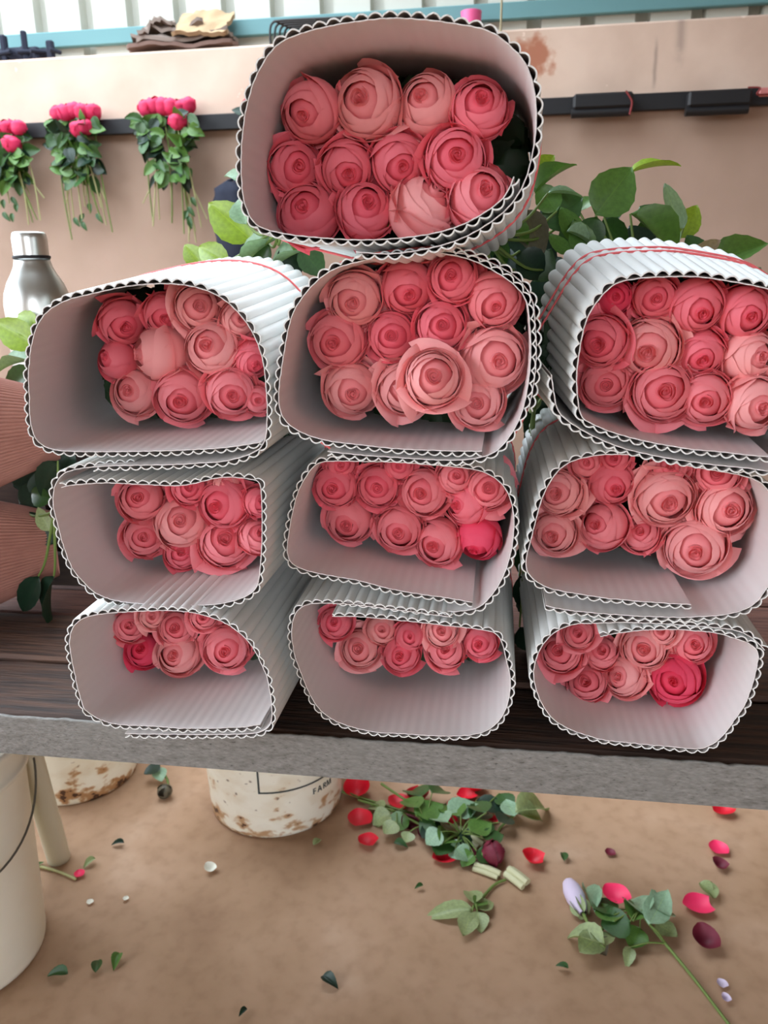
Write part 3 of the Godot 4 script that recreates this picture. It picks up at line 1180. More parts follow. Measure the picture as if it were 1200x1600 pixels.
func wall_band_texture() -> ImageTexture:
	# pale plaster; one rust stain with its run, a dark drip and scratches
	var w := 2048
	var h := 64
	var im := Image.create(w, h, false, Image.FORMAT_RGB8)
	var f := FastNoiseLite.new()
	f.seed = 4
	f.frequency = 0.012
	f.fractal_octaves = 5
	for y in h:
		for x in w:
			var wx := x / float(w) * 9.0 - 4.5
			var wy := y / float(h)
			var nz := f.get_noise_2d(x, y)
			var n2 := f.get_noise_2d(x * 5.0, y * 5.0 + 300.0)
			var c := Color(0.83, 0.73, 0.655).lerp(Color(0.77, 0.665, 0.59), clampf(0.5 + nz, 0.0, 1.0))
			var d := Vector2((wx - RUST) / 0.10, (wy - 0.62) / 0.28).length() + n2 * 0.7
			c = c.lerp(Color(0.60, 0.33, 0.22), clampf((1.0 - d) * 1.6, 0.0, 0.75))
			if absf(wx - RUST + 0.02) < 0.02 + n2 * 0.01 and wy < 0.6 and wy > 0.12:
				c = c.lerp(Color(0.60, 0.36, 0.25), 0.45)
			var drip := exp(-pow((wx - RUST - 0.53 + 0.01 * nz) / 0.016, 2.0)) * smoothstep(0.35, 0.7, wy + n2 * 0.2)
			c = c.lerp(Color(0.50, 0.43, 0.39), 0.45 * drip)
			var crack := exp(-pow((wx - RUST - 0.45 + 0.012 * nz) / 0.006, 2.0)) * smoothstep(0.1, 0.3, wy) * smoothstep(0.85, 0.6, wy)
			c = c.lerp(Color(0.48, 0.41, 0.37), 0.5 * crack)
			if nz > 0.42 and n2 > 0.25:
				c = c.lerp(Color(0.92, 0.84, 0.78), 0.7)
			im.set_pixel(x, y, c)
	return ImageTexture.create_from_image(im)


const RUST := 0.085


func room_materials() -> void:
	M.floor = noisy(0.005, 31, [Color(0.58, 0.445, 0.33), Color(0.66, 0.525, 0.405), Color(0.70, 0.565, 0.45), Color(0.78, 0.66, 0.56)], Vector3(0.4, 0.4, 0.4), 0.75, 0.15, 1024)
	M.floor.detail_enabled = true
	M.floor.detail_blend_mode = BaseMaterial3D.BLEND_MODE_MUL
	M.floor.detail_albedo = noise_tex(0.05, 77, [Color(0.91, 0.89, 0.87), Color(0.98, 0.975, 0.97), Color(1, 1, 1)], 1024, 4, 1024)
	M.wall_low_shaded = noisy(0.01, 51, [Color(0.54, 0.445, 0.38), Color(0.63, 0.53, 0.46), Color(0.67, 0.565, 0.50)], Vector3(0.3, 0.3, 0.3), 0.85, 0.2)  # darker than the upper band: falloff of light put into the colour
	M.wall_high = plain(Color.WHITE, 0.85)
	M.wall_high.albedo_texture = wall_band_texture()
	M.wall_high.uv1_scale = Vector3(1.0 / 9.0, 1.0 / 0.268, 1)
	M.wall_high.uv1_offset = Vector3(0.5, 0.5 - 2.0 / 0.268, 0)
	M.cladding = plain(Color(0.75, 0.75, 0.705), 0.6)
	M.teal = plain(Color(0.38, 0.55, 0.56), 0.6)
	M.roof = plain(Color(0.6, 0.6, 0.58), 0.8)
	M.rail = noisy(0.06, 61, [Color(0.20, 0.19, 0.18), Color(0.42, 0.41, 0.39), Color(0.49, 0.48, 0.46), Color(0.50, 0.49, 0.47), Color(0.515, 0.505, 0.485), Color(0.53, 0.52, 0.50), Color(0.56, 0.545, 0.53), Color(0.63, 0.615, 0.60)], Vector3(3.2, 8, 8), 0.75, 0.08)
	M.rail.detail_enabled = true
	M.rail.detail_blend_mode = BaseMaterial3D.BLEND_MODE_MUL
	M.rail.detail_albedo = noise_tex(0.02, 62, [Color(0.80, 0.79, 0.78), Color(0.97, 0.97, 0.97), Color(1, 1, 1)], 512, 5, 512)
	M.plank = [noisy(0.02, 71, [Color(0.10, 0.07, 0.06), Color(0.25, 0.17, 0.13), Color(0.34, 0.23, 0.17)], Vector3(0.6, 5, 7), 0.7, 0.15), noisy(0.02, 72, [Color(0.14, 0.09, 0.07), Color(0.30, 0.20, 0.15), Color(0.40, 0.28, 0.21)], Vector3(0.6, 5, 7), 0.7, 0.15), noisy(0.02, 74, [Color(0.26, 0.15, 0.125), Color(0.42, 0.27, 0.225), Color(0.48, 0.32, 0.27)], Vector3(0.6, 5, 7), 0.7, 0.15)]
	M.crate = noisy(0.02, 73, [Color(0.16, 0.12, 0.10), Color(0.28, 0.22, 0.18)], Vector3(1, 6, 6), 0.8)
	M.legpaint = plain(Color(0.82, 0.81, 0.73), 0.5)
	M.navy = plain(Color(0.10, 0.12, 0.19), 0.85)
	M.dullcard = plain(Color(0.46, 0.36, 0.32), 0.9)
	M.greycard = plain(Color(0.50, 0.44, 0.40), 0.9)
	M.tancard = plain(Color(0.66, 0.56, 0.43), 0.9)
	M.cup = plain(Color(0.90, 0.38, 0.58), 0.4)
	M.cord = plain(Color(0.62, 0.58, 0.46), 0.8)
	M.thread = plain(Color(0.50, 0.16, 0.16), 0.7)
	M.tagpink = plain(Color(0.80, 0.50, 0.48), 0.7)
	M.stem_pale = plain(Color(0.74, 0.73, 0.58), 0.6)


func _ready() -> void:
	# camera
	var cam := Camera3D.new()
	cam.name = "camera"
	cam.fov = 66.55
	cam.near = 0.05
	cam.far = 60.0
	cam.transform = Transform3D(Basis(Vector3.UP, deg_to_rad(8.4)) * Basis(Vector3.RIGHT, deg_to_rad(-16.3)) * Basis(Vector3(0, 0, 1), deg_to_rad(-0.9)), Vector3(0, 1.239, 0.72))
	add_child(cam)
	cam.current = true
	# a phone lens focused on the stack: what lies far behind is a little soft
	var lens := CameraAttributesPhysical.new()
	lens.frustum_focal_length = 12.0 / tan(deg_to_rad(66.55 / 2.0))
	lens.frustum_focus_distance = 0.78
	lens.frustum_near = 0.05
	lens.frustum_far = 60.0
	lens.exposure_aperture = 7.0
	cam.attributes = lens
	# bright overcast sky, seen only through the open sides of the hall
	var env := Environment.new()
	var sky := Sky.new()
	var sm := ProceduralSkyMaterial.new()
	sm.sky_top_color = Color(0.90, 0.95, 1.0)
	sm.sky_horizon_color = Color(0.97, 0.98, 1.0)
	sm.ground_bottom_color = Color(0.46, 0.40, 0.34)
	sm.ground_horizon_color = Color(0.56, 0.50, 0.44)
	sm.sky_energy_multiplier = 1.6
	sky.sky_material = sm
	env.background_mode = Environment.BG_SKY
	env.sky = sky
	env.tonemap_mode = Environment.TONE_MAPPER_LINEAR
	env.tonemap_exposure = 2.65
	env.sdfgi_enabled = true
	env.ssao_enabled = true
	env.ssil_enabled = true
	var we := WorldEnvironment.new()
	we.name = "world_environment"
	we.environment = env
	add_child(we)
	make_materials()
	room_materials()
	# large structure
	build_room()
	struct("trim_2", slab(Vector3(9.0, 0.058, 0.022), Vector3(0, 1.866, BACK + 0.011), 0.003), M.rubber, "dark rubber-faced rail along the partition")
	bench()
	# shared shapes
	leaf_meshes = [leaf_shape(0.18, 0.10, 0.05, 0.01), leaf_shape(0.30, 0.22, 0.06, 0.015), leaf_shape(0.10, -0.14, 0.05, 0.02), leaf_shape(0.55, 0.30, 0.05, 0.03)]
	petal_meshes = [petal_shape(0.35, 0.0), petal_shape(0.7, 0.25), petal_shape(0.5, -0.05)]
	M.head_mesh = head_shape()
	for k in 5:
		protos.append(rose_proto(k))
	bucket("white bucket with a printed frame and rust at its foot, centre under the rail", Vector3(-0.525, 0, -0.915), 0.163, 0.38, 3, 1.0, -1.52, -99.0)
	bucket("stained white bucket behind the slanted bench leg", Vector3(-1.08, 0, -0.95), 0.150, 0.38, 8, 1.2, -99.0, -99.0)
	bucket("clean white bucket with a wire handle, nearest, cut by the left frame edge", Vector3(-0.998, 0, -0.371), 0.145, 0.46, 14, 0.0, -99.0, -0.7)
	sleeve("white corrugated card sleeve lying alone on top of the stack, oval mouth", [Vector2(8, 1317.2), Vector2(-1, 1301.2), Vector2(-24.3, 1286.6), Vector2(-47, 1279), Vector2(-77, 1274.9), Vector2(-112.3, 1273.9), Vector2(-148, 1276.5), Vector2(-176.8, 1280.3), Vector2(-198.3, 1287), Vector2(-207.6, 1301.7), Vector2(-209.6, 1322.4), Vector2(-208.2, 1343.8), Vector2(-203.4, 1368.8), Vector2(-193.5, 1394.5), Vector2(-176.1, 1415.4), Vector2(-152.9, 1423.9), Vector2(-124.2, 1428), Vector2(-91.1, 1429.6), Vector2(-65.1, 1427.8), Vector2(-37.1, 1423.2), Vector2(-14.1, 1417.4), Vector2(3.1, 1406.1), Vector2(15, 1392.4), Vector2(21.6, 1373.1), Vector2(23.3, 1351.4), Vector2(21, 1331.4), Vector2(15.6, 1312.2), Vector2(4.7, 1295.8), Vector2(-12.9, 1282.5), Vector2(-35.5, 1271.8), Vector2(-60.8, 1265.8), Vector2(-88.9, 1262.8), Vector2(-117.3, 1264.7)], 0.060, 0.30, 1.06, Vector2(0, 0), [0.3], 65, "topmost sleeve")
	var torn := sleeve("white corrugated sleeve directly under the topmost one, torn double right edge", [Vector2(-12.5, 1095.4), Vector2(-35, 1095.3), Vector2(-55.9, 1095.6), Vector2(-77, 1096.2), Vector2(-98.3, 1097.4), Vector2(-126.1, 1100.2), Vector2(-152.1, 1103.3), Vector2(-173.6, 1109.6), Vector2(-188.9, 1119.8), Vector2(-194.9, 1132.1), Vector2(-194.6, 1149.1), Vector2(-189.5, 1176.2), Vector2(-182.5, 1204.6), Vector2(-175.4, 1220.5), Vector2(-161, 1237.5), Vector2(-142.2, 1250.6), Vector2(-116, 1257.5), Vector2(-84, 1261.4), Vector2(-52.4, 1262.3), Vector2(-27, 1257.3), Vector2(-6.5, 1247.9), Vector2(10.8, 1236.4), Vector2(21.3, 1223), Vector2(24.9, 1203), Vector2(26.6, 1179.7), Vector2(25.4, 1155.9), Vector2(21.5, 1132.6), Vector2(14, 1114), Vector2(1.2, 1097.1), Vector2(-14.1, 1089.8), Vector2(-39, 1086.9), Vector2(-77, 1088), Vector2(-119.9, 1090.3), Vector2(-152.4, 1093.3)], 0.035, 0.30, 1.04, Vector2(0, 0), [0.1], 66, "centre sleeve of upper tier")
	torn_layer(torn, [Vector2(-58.3, 1264.3), Vector2(-44.6, 1263.6), Vector2(-23.2, 1259.5), Vector2(-1.7, 1250.9), Vector2(15.5, 1239.5), Vector2(26.1, 1223.9), Vector2(29.4, 1202.9), Vector2(31.3, 1179.6), Vector2(30.2, 1155.9), Vector2(26.4, 1130.6)], 0.28)
	sleeve("white corrugated sleeve beside the steel bottle, boxy mouth, upper left of stack", [Vector2(-214.2, 1101.6), Vector2(-234.3, 1097.9), Vector2(-258.1, 1095.1), Vector2(-294.2, 1092.7), Vector2(-330.8, 1091.2), Vector2(-380.3, 1090), Vector2(-417.8, 1091.1), Vector2(-434.4, 1098.5), Vector2(-439.6, 1115.8), Vector2(-437.9, 1141.5), Vector2(-433.7, 1169), Vector2(-425.2, 1195.8), Vector2(-412.6, 1215.1), Vector2(-390.6, 1227.6), Vector2(-361.8, 1234.2), Vector2(-326.2, 1240.1), Vector2(-291.7, 1241.6), Vector2(-264.8, 1238.1), Vector2(-243.5, 1229.6), Vector2(-226.6, 1214.8), Vector2(-214.5, 1195.7), Vector2(-208.5, 1175.4), Vector2(-206.8, 1151.4), Vector2(-207.4, 1124.8), Vector2(-210.5, 1104.4), Vector2(-220.6, 1092.4), Vector2(-247.1, 1083.6), Vector2(-273.6, 1080.8), Vector2(-297.9, 1079), Vector2(-327.3, 1077.8), Vector2(-357, 1076.8), Vector2(-382.2, 1075.1)], 0.037, 0.27, 1.14, Vector2(-0.012, 0.012), [0.72], 67, "left sleeve of upper tier")
	sleeve("white corrugated sleeve with two pink strings round it, upper right of stack", [Vector2(228.9, 1094.3), Vector2(210.9, 1095.6), Vector2(194.4, 1097.4), Vector2(161.2, 1100.4), Vector2(127.3, 1106.2), Vector2(101.6, 1112.9), Vector2(83.4, 1120.1), Vector2(72.8, 1127), Vector2(68.6, 1141.8), Vector2(66.6, 1162.5), Vector2(67.9, 1182.7), Vector2(71.3, 1204.3), Vector2(78.6, 1220.2), Vector2(91.9, 1234.8), Vector2(109.2, 1239.4), Vector2(132.9, 1240.6), Vector2(156.4, 1240.2), Vector2(180, 1236.7), Vector2(211.5, 1230.1), Vector2(230.8, 1221.9), Vector2(244.7, 1207.6), Vector2(254.2, 1182.1), Vector2(256.9, 1149.4), Vector2(254.8, 1117.5), Vector2(249.7, 1095.1), Vector2(235.1, 1082.6), Vector2(212.1, 1084.3), Vector2(178.9, 1087.3), Vector2(145.2, 1092.1), Vector2(121.3, 1096.7), Vector2(98.8, 1103.5), Vector2(77.8, 1113), Vector2(61, 1123.4), Vector2(52, 1133), Vector2(47.9, 1148.7), Vector2(45.6, 1162.4)], 0.035, 0.25, 1.24, Vector2(0.004, 0.014), [0.5, 0.62], 68, "right sleeve of upper tier")
	sleeve("white corrugated sleeve with doubled sagging top edge, left column, second from bench", [Vector2(-424.9, 1050), Vector2(-411.6, 1052.7), Vector2(-379.2, 1055.5), Vector2(-345.2, 1055), Vector2(-309.3, 1054.2), Vector2(-290.1, 1056.2), Vector2(-268.4, 1061.8), Vector2(-254.3, 1063.7), Vector2(-238.1, 1063.1), Vector2(-224.4, 1060.6), Vector2(-221.2, 1052.6), Vector2(-221.7, 1029.8), Vector2(-223.4, 1001.2), Vector2(-226.7, 974.4), Vector2(-231.1, 954.5), Vector2(-240.1, 944.6), Vector2(-254.4, 938), Vector2(-273.8, 933), Vector2(-301.2, 930.3), Vector2(-333.8, 929), Vector2(-364, 930), Vector2(-388.6, 933.3), Vector2(-405.5, 941.4), Vector2(-419, 956.2), Vector2(-427.8, 974.5), Vector2(-432.3, 997), Vector2(-435, 1019.2), Vector2(-435.6, 1036.2), Vector2(-431, 1052), Vector2(-421.5, 1063.4), Vector2(-406.4, 1068.7), Vector2(-384.5, 1071.9), Vector2(-364.8, 1073.9), Vector2(-345.5, 1074.7)], 0.025, 0.29, 1.03, Vector2(0, 0), [0.85], 69, "left sleeve of middle tier")
	sleeve("white corrugated sleeve with squared flap along its floor, second up in centre column", [Vector2(-19.3, 933.9), Vector2(-46.1, 937.4), Vector2(-63.6, 939.3), Vector2(-83.4, 941.7), Vector2(-105.5, 945.5), Vector2(-129.9, 951.3), Vector2(-147.8, 954.4), Vector2(-168, 957.1), Vector2(-187.8, 961.1), Vector2(-200.9, 967.4), Vector2(-206.1, 978.5), Vector2(-204.6, 994.9), Vector2(-199.6, 1018), Vector2(-192.9, 1040.7), Vector2(-183.3, 1058.7), Vector2(-172.5, 1070.9), Vector2(-157.2, 1074.4), Vector2(-127.1, 1074.5), Vector2(-95.2, 1074.2), Vector2(-63.7, 1072.4), Vector2(-32.5, 1070.1), Vector2(-11.9, 1066.3), Vector2(3.9, 1057), Vector2(13.5, 1042.2), Vector2(18.1, 1021.7), Vector2(17.7, 999.7), Vector2(15.1, 981.7), Vector2(8.6, 959.9), Vector2(-1.8, 941), Vector2(-13.4, 928.8), Vector2(-30.7, 923.7), Vector2(-54.8, 922.6), Vector2(-85.7, 924.3), Vector2(-112.5, 926.6), Vector2(-141.7, 928.4), Vector2(-161, 930)], -0.005, 0.30, 1.00, Vector2(0, 0), [0.85], 70, "centre sleeve of middle tier")
	sleeve("white corrugated sleeve with a wide loose flap below, second up in right column", [Vector2(187.6, 941.6), Vector2(170, 941.9), Vector2(148.3, 942.5), Vector2(124.5, 943.6), Vector2(100.4, 945.5), Vector2(76, 948.9), Vector2(56, 952.5), Vector2(41.8, 959.6), Vector2(33.5, 969.1), Vector2(31.9, 981.7), Vector2(35.3, 999.2), Vector2(39.5, 1020.7), Vector2(43.7, 1039.8), Vector2(49.9, 1056.1), Vector2(59, 1070.2), Vector2(71.8, 1079.3), Vector2(90.2, 1084), Vector2(107.2, 1085.5), Vector2(124.2, 1085), Vector2(148.9, 1080.6), Vector2(177.2, 1075.1), Vector2(205.3, 1070.5), Vector2(220.2, 1067.6), Vector2(233.5, 1063.1), Vector2(243.6, 1054.2), Vector2(252, 1036.8), Vector2(258.6, 1016.7), Vector2(259.6, 989.9), Vector2(255.9, 967.7), Vector2(252, 959), Vector2(246.5, 947.3), Vector2(236, 938.8), Vector2(219.4, 933), Vector2(196.5, 929.3), Vector2(173.2, 927.7), Vector2(149.5, 927.5), Vector2(121.6, 927.7), Vector2(97.3, 928.8), Vector2(72.9, 930.6), Vector2(52.3, 934.1)], -0.003, 0.29, 1.04, Vector2(0, 0), [0.6], 71, "right sleeve of middle tier")
	sleeve("white corrugated sleeve overhanging the grey bench rail, lowest in left column", [Vector2(-234.4, 804), Vector2(-250.7, 800.4), Vector2(-284.8, 796.2), Vector2(-319.2, 793.7), Vector2(-353.8, 793.7), Vector2(-388.9, 792.9), Vector2(-409.2, 797), Vector2(-424.3, 805.9), Vector2(-429.5, 818.5), Vector2(-432.2, 842.9), Vector2(-433.6, 867), Vector2(-433.3, 886.1), Vector2(-429.3, 900), Vector2(-419.9, 910.5), Vector2(-405.6, 916.9), Vector2(-385.2, 920.9), Vector2(-351.2, 924.6), Vector2(-317.9, 926.8), Vector2(-296.2, 925.6), Vector2(-277, 920.8), Vector2(-260.3, 914), Vector2(-246.4, 903.4), Vector2(-235.7, 888.2), Vector2(-227.4, 869.3), Vector2(-223, 851.1), Vector2(-221.1, 827.6), Vector2(-222.1, 811.2), Vector2(-227.1, 800.7), Vector2(-242.2, 793.4), Vector2(-274, 789.6), Vector2(-319.9, 786.2), Vector2(-361.9, 783.3), Vector2(-385, 782.4)], 0.034, 0.30, 1.03, Vector2(0, 0), [0.85], 72, "left sleeve of bottom tier")
	sleeve("white corrugated sleeve with deep round empty floor, lowest in centre column", [Vector2(-162, 912.1), Vector2(-132.5, 913), Vector2(-88.7, 910.9), Vector2(-45.6, 907.9), Vector2(-13.6, 905.3), Vector2(3, 902), Vector2(10.2, 892.1), Vector2(14.9, 874.4), Vector2(19.6, 853.3), Vector2(19.3, 833.9), Vector2(15.5, 816.5), Vector2(7.2, 800.5), Vector2(-7, 789.7), Vector2(-26.8, 783.9), Vector2(-55.9, 781.8), Vector2(-85.3, 781.4), Vector2(-117.2, 781.6), Vector2(-140.2, 784.3), Vector2(-160.4, 791.1), Vector2(-173.8, 799.1), Vector2(-184.6, 812.9), Vector2(-193.1, 832.7), Vector2(-200.1, 854.7), Vector2(-204.5, 874.2), Vector2(-205, 896.1), Vector2(-200.8, 912.3), Vector2(-191.8, 922), Vector2(-176.4, 926), Vector2(-147.6, 926.4), Vector2(-110.3, 923.9), Vector2(-67.1, 919.9), Vector2(-39.2, 917)], -0.002, 0.30, 1.00, Vector2(0, 0), [0.85], 73, "centre sleeve of bottom tier")
	sleeve("white corrugated sleeve with pointed lower right corner, lowest in right column", [Vector2(106.1, 902.7), Vector2(123.1, 907.2), Vector2(146.9, 911.4), Vector2(172.6, 913.6), Vector2(196.3, 913.2), Vector2(214, 911.9), Vector2(233.6, 906.5), Vector2(245.6, 901.5), Vector2(253.1, 893.4), Vector2(253.9, 878), Vector2(252, 859.6), Vector2(248.2, 840.7), Vector2(240.4, 821.8), Vector2(230.4, 802.1), Vector2(221.5, 791.7), Vector2(210.2, 785.7), Vector2(189.6, 785.8), Vector2(162.6, 786.2), Vector2(135.3, 787.4), Vector2(109.8, 789.6), Vector2(84.3, 797.7), Vector2(67.1, 807.3), Vector2(55.9, 821), Vector2(47.6, 839.5), Vector2(43.7, 858.5), Vector2(46.1, 877.6), Vector2(52.8, 893.4), Vector2(64.5, 906.7), Vector2(80.3, 914.2), Vector2(102.2, 916.9), Vector2(126.3, 918.7), Vector2(152.3, 919.1), Vector2(182, 918.6), Vector2(211.5, 917.6), Vector2(233.1, 915.1), Vector2(247, 908.1), Vector2(259.3, 896.4)], -0.004, 0.29, 1.04, Vector2(0, 0), [0.85], 74, "right sleeve of bottom tier")
	# leaves on the rose stems that stick out behind the sleeves
	foliage("rose_foliage", "glossy green rose leaves behind the right sleeve of the upper tier", Vector3(0.1652, 1.2262, -0.24), Vector3(0.1652, 1.2262, -0.24), [
		[Vector3(0.1106, 1.3138, -0.3), Vector3(0.1518, 1.3686, -0.31), 0.057, Vector3(0.1, 0.2, 1), 0, 1],
		[Vector3(0.153, 1.3639, -0.34), Vector3(0.2108, 1.384, -0.35), 0.033, Vector3(-0.3, 1, 0.25), 1, 2],
		[Vector3(0.2187, 1.2979, -0.33), Vector3(0.1896, 1.3469, -0.34), 0.033, Vector3(0.5, 0.3, 0.8), 2, 3],
		[Vector3(0.2172, 1.2874, -0.34), Vector3(0.2384, 1.3275, -0.35), 0.032, Vector3(0.1, 0.2, 1), 0, 2],
		[Vector3(0.146, 1.312, -0.27), Vector3(0.2196, 1.2646, -0.28), 0.043, Vector3(0.3, 0.5, 0.8), 3, 1],
		[Vector3(0.2189, 1.2565, -0.3), Vector3(0.2535, 1.2851, -0.31), 0.040, Vector3(0, -0.8, 0.7), 2, 5],
		[Vector3(0.2448, 1.2547, -0.31), Vector3(0.3181, 1.2885, -0.32), 0.038, Vector3(0.2, 0.6, 0.7), 1, 1],
		[Vector3(0.2857, 1.229, -0.3), Vector3(0.3091, 1.2521, -0.31), 0.020, Vector3(0.1, 0.2, 1), 0, 3],
		[Vector3(0.1192, 1.31, -0.29), Vector3(0.1482, 1.2724, -0.3), 0.033, Vector3(-0.6, 0.5, 0.7), 0, 0],
		[Vector3(0.1098, 1.3112, -0.285), Vector3(0.0982, 1.2733, -0.295), 0.035, Vector3(0.1, 0.2, 1), 2, 0],
		[Vector3(0.1915, 1.3044, -0.34), Vector3(0.1686, 1.328, -0.35), 0.032, Vector3(0.1, 0.2, 1), 0, 0],
		[Vector3(0.1845, 1.3086, -0.345), Vector3(0.2123, 1.2913, -0.355), 0.030, Vector3(0.1, 0.2, 1), 1, 1],
		[Vector3(0.0797, 1.2699, -0.27), Vector3(0.0543, 1.2895, -0.28), 0.023, Vector3(0, 0.7, 0.7), 2, 1],
		[Vector3(0.0745, 1.2939, -0.265), Vector3(0.1125, 1.2837, -0.275), 0.025, Vector3(0, 0.8, 0.6), 3, 3],
		[Vector3(0.1352, 1.2668, -0.3), Vector3(0.1119, 1.2971, -0.31), 0.039, Vector3(0.1, 0.2, 1), 0, 7],
		[Vector3(0.1741, 1.2664, -0.31), Vector3(0.1542, 1.304, -0.32), 0.040, Vector3(0.1, 0.2, 1), 0, 7],
		[Vector3(0.0882, 1.282, -0.29), Vector3(0.0719, 1.3263, -0.3), 0.037, Vector3(0.5, 0.3, 0.8), 0, 1],
		[Vector3(0.1025, 1.2667, -0.275), Vector3(0.0828, 1.307, -0.285), 0.033, Vector3(0.1, 0.2, 1), 2, 1],
		[Vector3(0.1402, 1.3087, -0.33), Vector3(0.1202, 1.3432, -0.34), 0.031, Vector3(0.1, 0.2, 1), 1, 0],
		[Vector3(0.1981, 1.2699, -0.32), Vector3(0.2044, 1.307, -0.33), 0.036, Vector3(-0.6, 0.5, 0.7), 0, 1],
		[Vector3(0.169, 1.2783, -0.33), Vector3(0.1909, 1.3118, -0.34), 0.035, Vector3(0.1, 0.2, 1), 2, 0],
		[Vector3(0.2399, 1.2617, -0.32), Vector3(0.2244, 1.2919, -0.33), 0.028, Vector3(0.1, 0.2, 1), 0, 0],
		[Vector3(0.0918, 1.3194, -0.31), Vector3(0.1104, 1.3414, -0.32), 0.028, Vector3(0, 1, 0.4), 1, 1]])
	foliage("rose_foliage", "darker rose leaves between the topmost sleeve and the right sleeve", Vector3(-0.0173, 1.2885, -0.23), Vector3(-0.0173, 1.2885, -0.23), [
		[Vector3(0.032, 1.3559, -0.27), Vector3(0.0591, 1.3801, -0.28), 0.025, Vector3(0.1, 0.2, 1), 0, 2],
		[Vector3(0.0369, 1.3366, -0.265), Vector3(0.0768, 1.3788, -0.275), 0.025, Vector3(-0.5, 0.5, 0.7), 3, 1],
		[Vector3(0.0517, 1.3367, -0.27), Vector3(0.0944, 1.3406, -0.28), 0.018, Vector3(0, 1, 0.4), 1, 3],
		[Vector3(0.0502, 1.3038, -0.3), Vector3(0.0962, 1.3365, -0.31), 0.046, Vector3(0.1, 0.2, 1), 0, 0],
		[Vector3(0.0247, 1.3202, -0.28), Vector3(0.0525, 1.2725, -0.29), 0.044, Vector3(0, -0.8, 0.7), 2, 4],
		[Vector3(0.0154, 1.3152, -0.25), Vector3(-0.0116, 1.2814, -0.26), 0.028, Vector3(0, 0.6, 0.6), 3, 1],
		[Vector3(-0.0088, 1.2885, -0.26), Vector3(0.007, 1.2582, -0.27), 0.024, Vector3(0.1, 0.2, 1), 0, 0],
		[Vector3(0.0115, 1.3077, -0.27), Vector3(0.0366, 1.2827, -0.28), 0.021, Vector3(0.5, 0.3, 0.8), 1, 1],
		[Vector3(0.0216, 1.2739, -0.27), Vector3(0.0518, 1.2414, -0.28), 0.040, Vector3(0.1, 0.2, 1), 0, 7],
		[Vector3(0.0517, 1.2684, -0.3), Vector3(0.04, 1.3047, -0.31), 0.039, Vector3(0.1, 0.2, 1), 0, 7],
		[Vector3(0.0736, 1.3053, -0.31), Vector3(0.0499, 1.3359, -0.32), 0.039, Vector3(0.1, 0.2, 1), 1, 7],
		[Vector3(0.0908, 1.268, -0.31), Vector3(0.0743, 1.3059, -0.32), 0.031, Vector3(0.1, 0.2, 1), 1, 0],
		[Vector3(-0.0097, 1.2612, -0.26), Vector3(-0.0293, 1.2894, -0.27), 0.030, Vector3(0.1, 0.2, 1), 0, 7],
		[Vector3(0.0405, 1.2386, -0.28), Vector3(0.0585, 1.2753, -0.29), 0.036, Vector3(0.1, 0.2, 1), 2, 0],
		[Vector3(0.0106, 1.3393, -0.27), Vector3(0.0364, 1.3465, -0.28), 0.022, Vector3(0, 1, 0.4), 1, 0],
		[Vector3(0.0042, 1.305, -0.28), Vector3(0.0223, 1.3339, -0.29), 0.031, Vector3(0.1, 0.2, 1), 0, 0],
		[Vector3(0.0595, 1.2532, -0.29), Vector3(0.0355, 1.2909, -0.3), 0.036, Vector3(0.1, 0.2, 1), 0, 7],
		[Vector3(-0.0016, 1.2393, -0.27), Vector3(0.0125, 1.2796, -0.28), 0.034, Vector3(0.1, 0.2, 1), 1, 7],
		[Vector3(0.064, 1.3185, -0.29), Vector3(0.0409, 1.3486, -0.3), 0.033, Vector3(0.1, 0.2, 1), 2, 1],
		[Vector3(0.0832, 1.3073, -0.29), Vector3(0.1006, 1.2785, -0.3), 0.030, Vector3(-0.6, 0.5, 0.7), 0, 1],
		[Vector3(0.0249, 1.2538, -0.285), Vector3(0.0045, 1.2987, -0.295), 0.034, Vector3(0.1, 0.2, 1), 0, 7]])
	foliage("rose_foliage", "yellow-green and minty rose leaves left of the topmost sleeve", Vector3(-0.2567, 1.3082, -0.23), Vector3(-0.2567, 1.3082, -0.23), [
		[Vector3(-0.306, 1.2926, -0.27), Vector3(-0.3653, 1.3419, -0.28), 0.049, Vector3(0.1, 0.2, 1), 0, 2],
		[Vector3(-0.3446, 1.265, -0.29), Vector3(-0.3924, 1.2928, -0.3), 0.034, Vector3(0.1, 0.2, 1), 1, 2],
		[Vector3(-0.3898, 1.2662, -0.31), Vector3(-0.416, 1.2942, -0.32), 0.027, Vector3(0.1, 0.2, 1), 0, 2],
		[Vector3(-0.3652, 1.2605, -0.28), Vector3(-0.4144, 1.2551, -0.29), 0.021, Vector3(0, 1, 0.4), 2, 3],
		[Vector3(-0.3066, 1.3111, -0.255), Vector3(-0.3219, 1.3472, -0.265), 0.028, Vector3(-0.5, 0.7, 0.6), 3, 3],
		[Vector3(-0.3052, 1.3557, -0.255), Vector3(-0.336, 1.375, -0.265), 0.021, Vector3(-0.4, 0.8, 0.4), 3, 3],
		[Vector3(-0.2694, 1.2923, -0.25), Vector3(-0.3358, 1.2673, -0.26), 0.029, Vector3(-0.2, 0.9, 0.5), 3, 3],
		[Vector3(-0.2291, 1.2796, -0.245), Vector3(-0.2882, 1.2693, -0.255), 0.032, Vector3(-0.2, 0.8, 0.6), 3, 3],
		[Vector3(-0.2396, 1.2829, -0.25), Vector3(-0.2147, 1.2486, -0.26), 0.034, Vector3(0.1, 0.2, 1), 0, 0],
		[Vector3(-0.2661, 1.2854, -0.26), Vector3(-0.2461, 1.2506, -0.27), 0.034, Vector3(0.1, 0.2, 1), 0, 7],
		[Vector3(-0.2849, 1.2892, -0.27), Vector3(-0.3094, 1.2634, -0.28), 0.032, Vector3(0.1, 0.2, 1), 1, 0]])
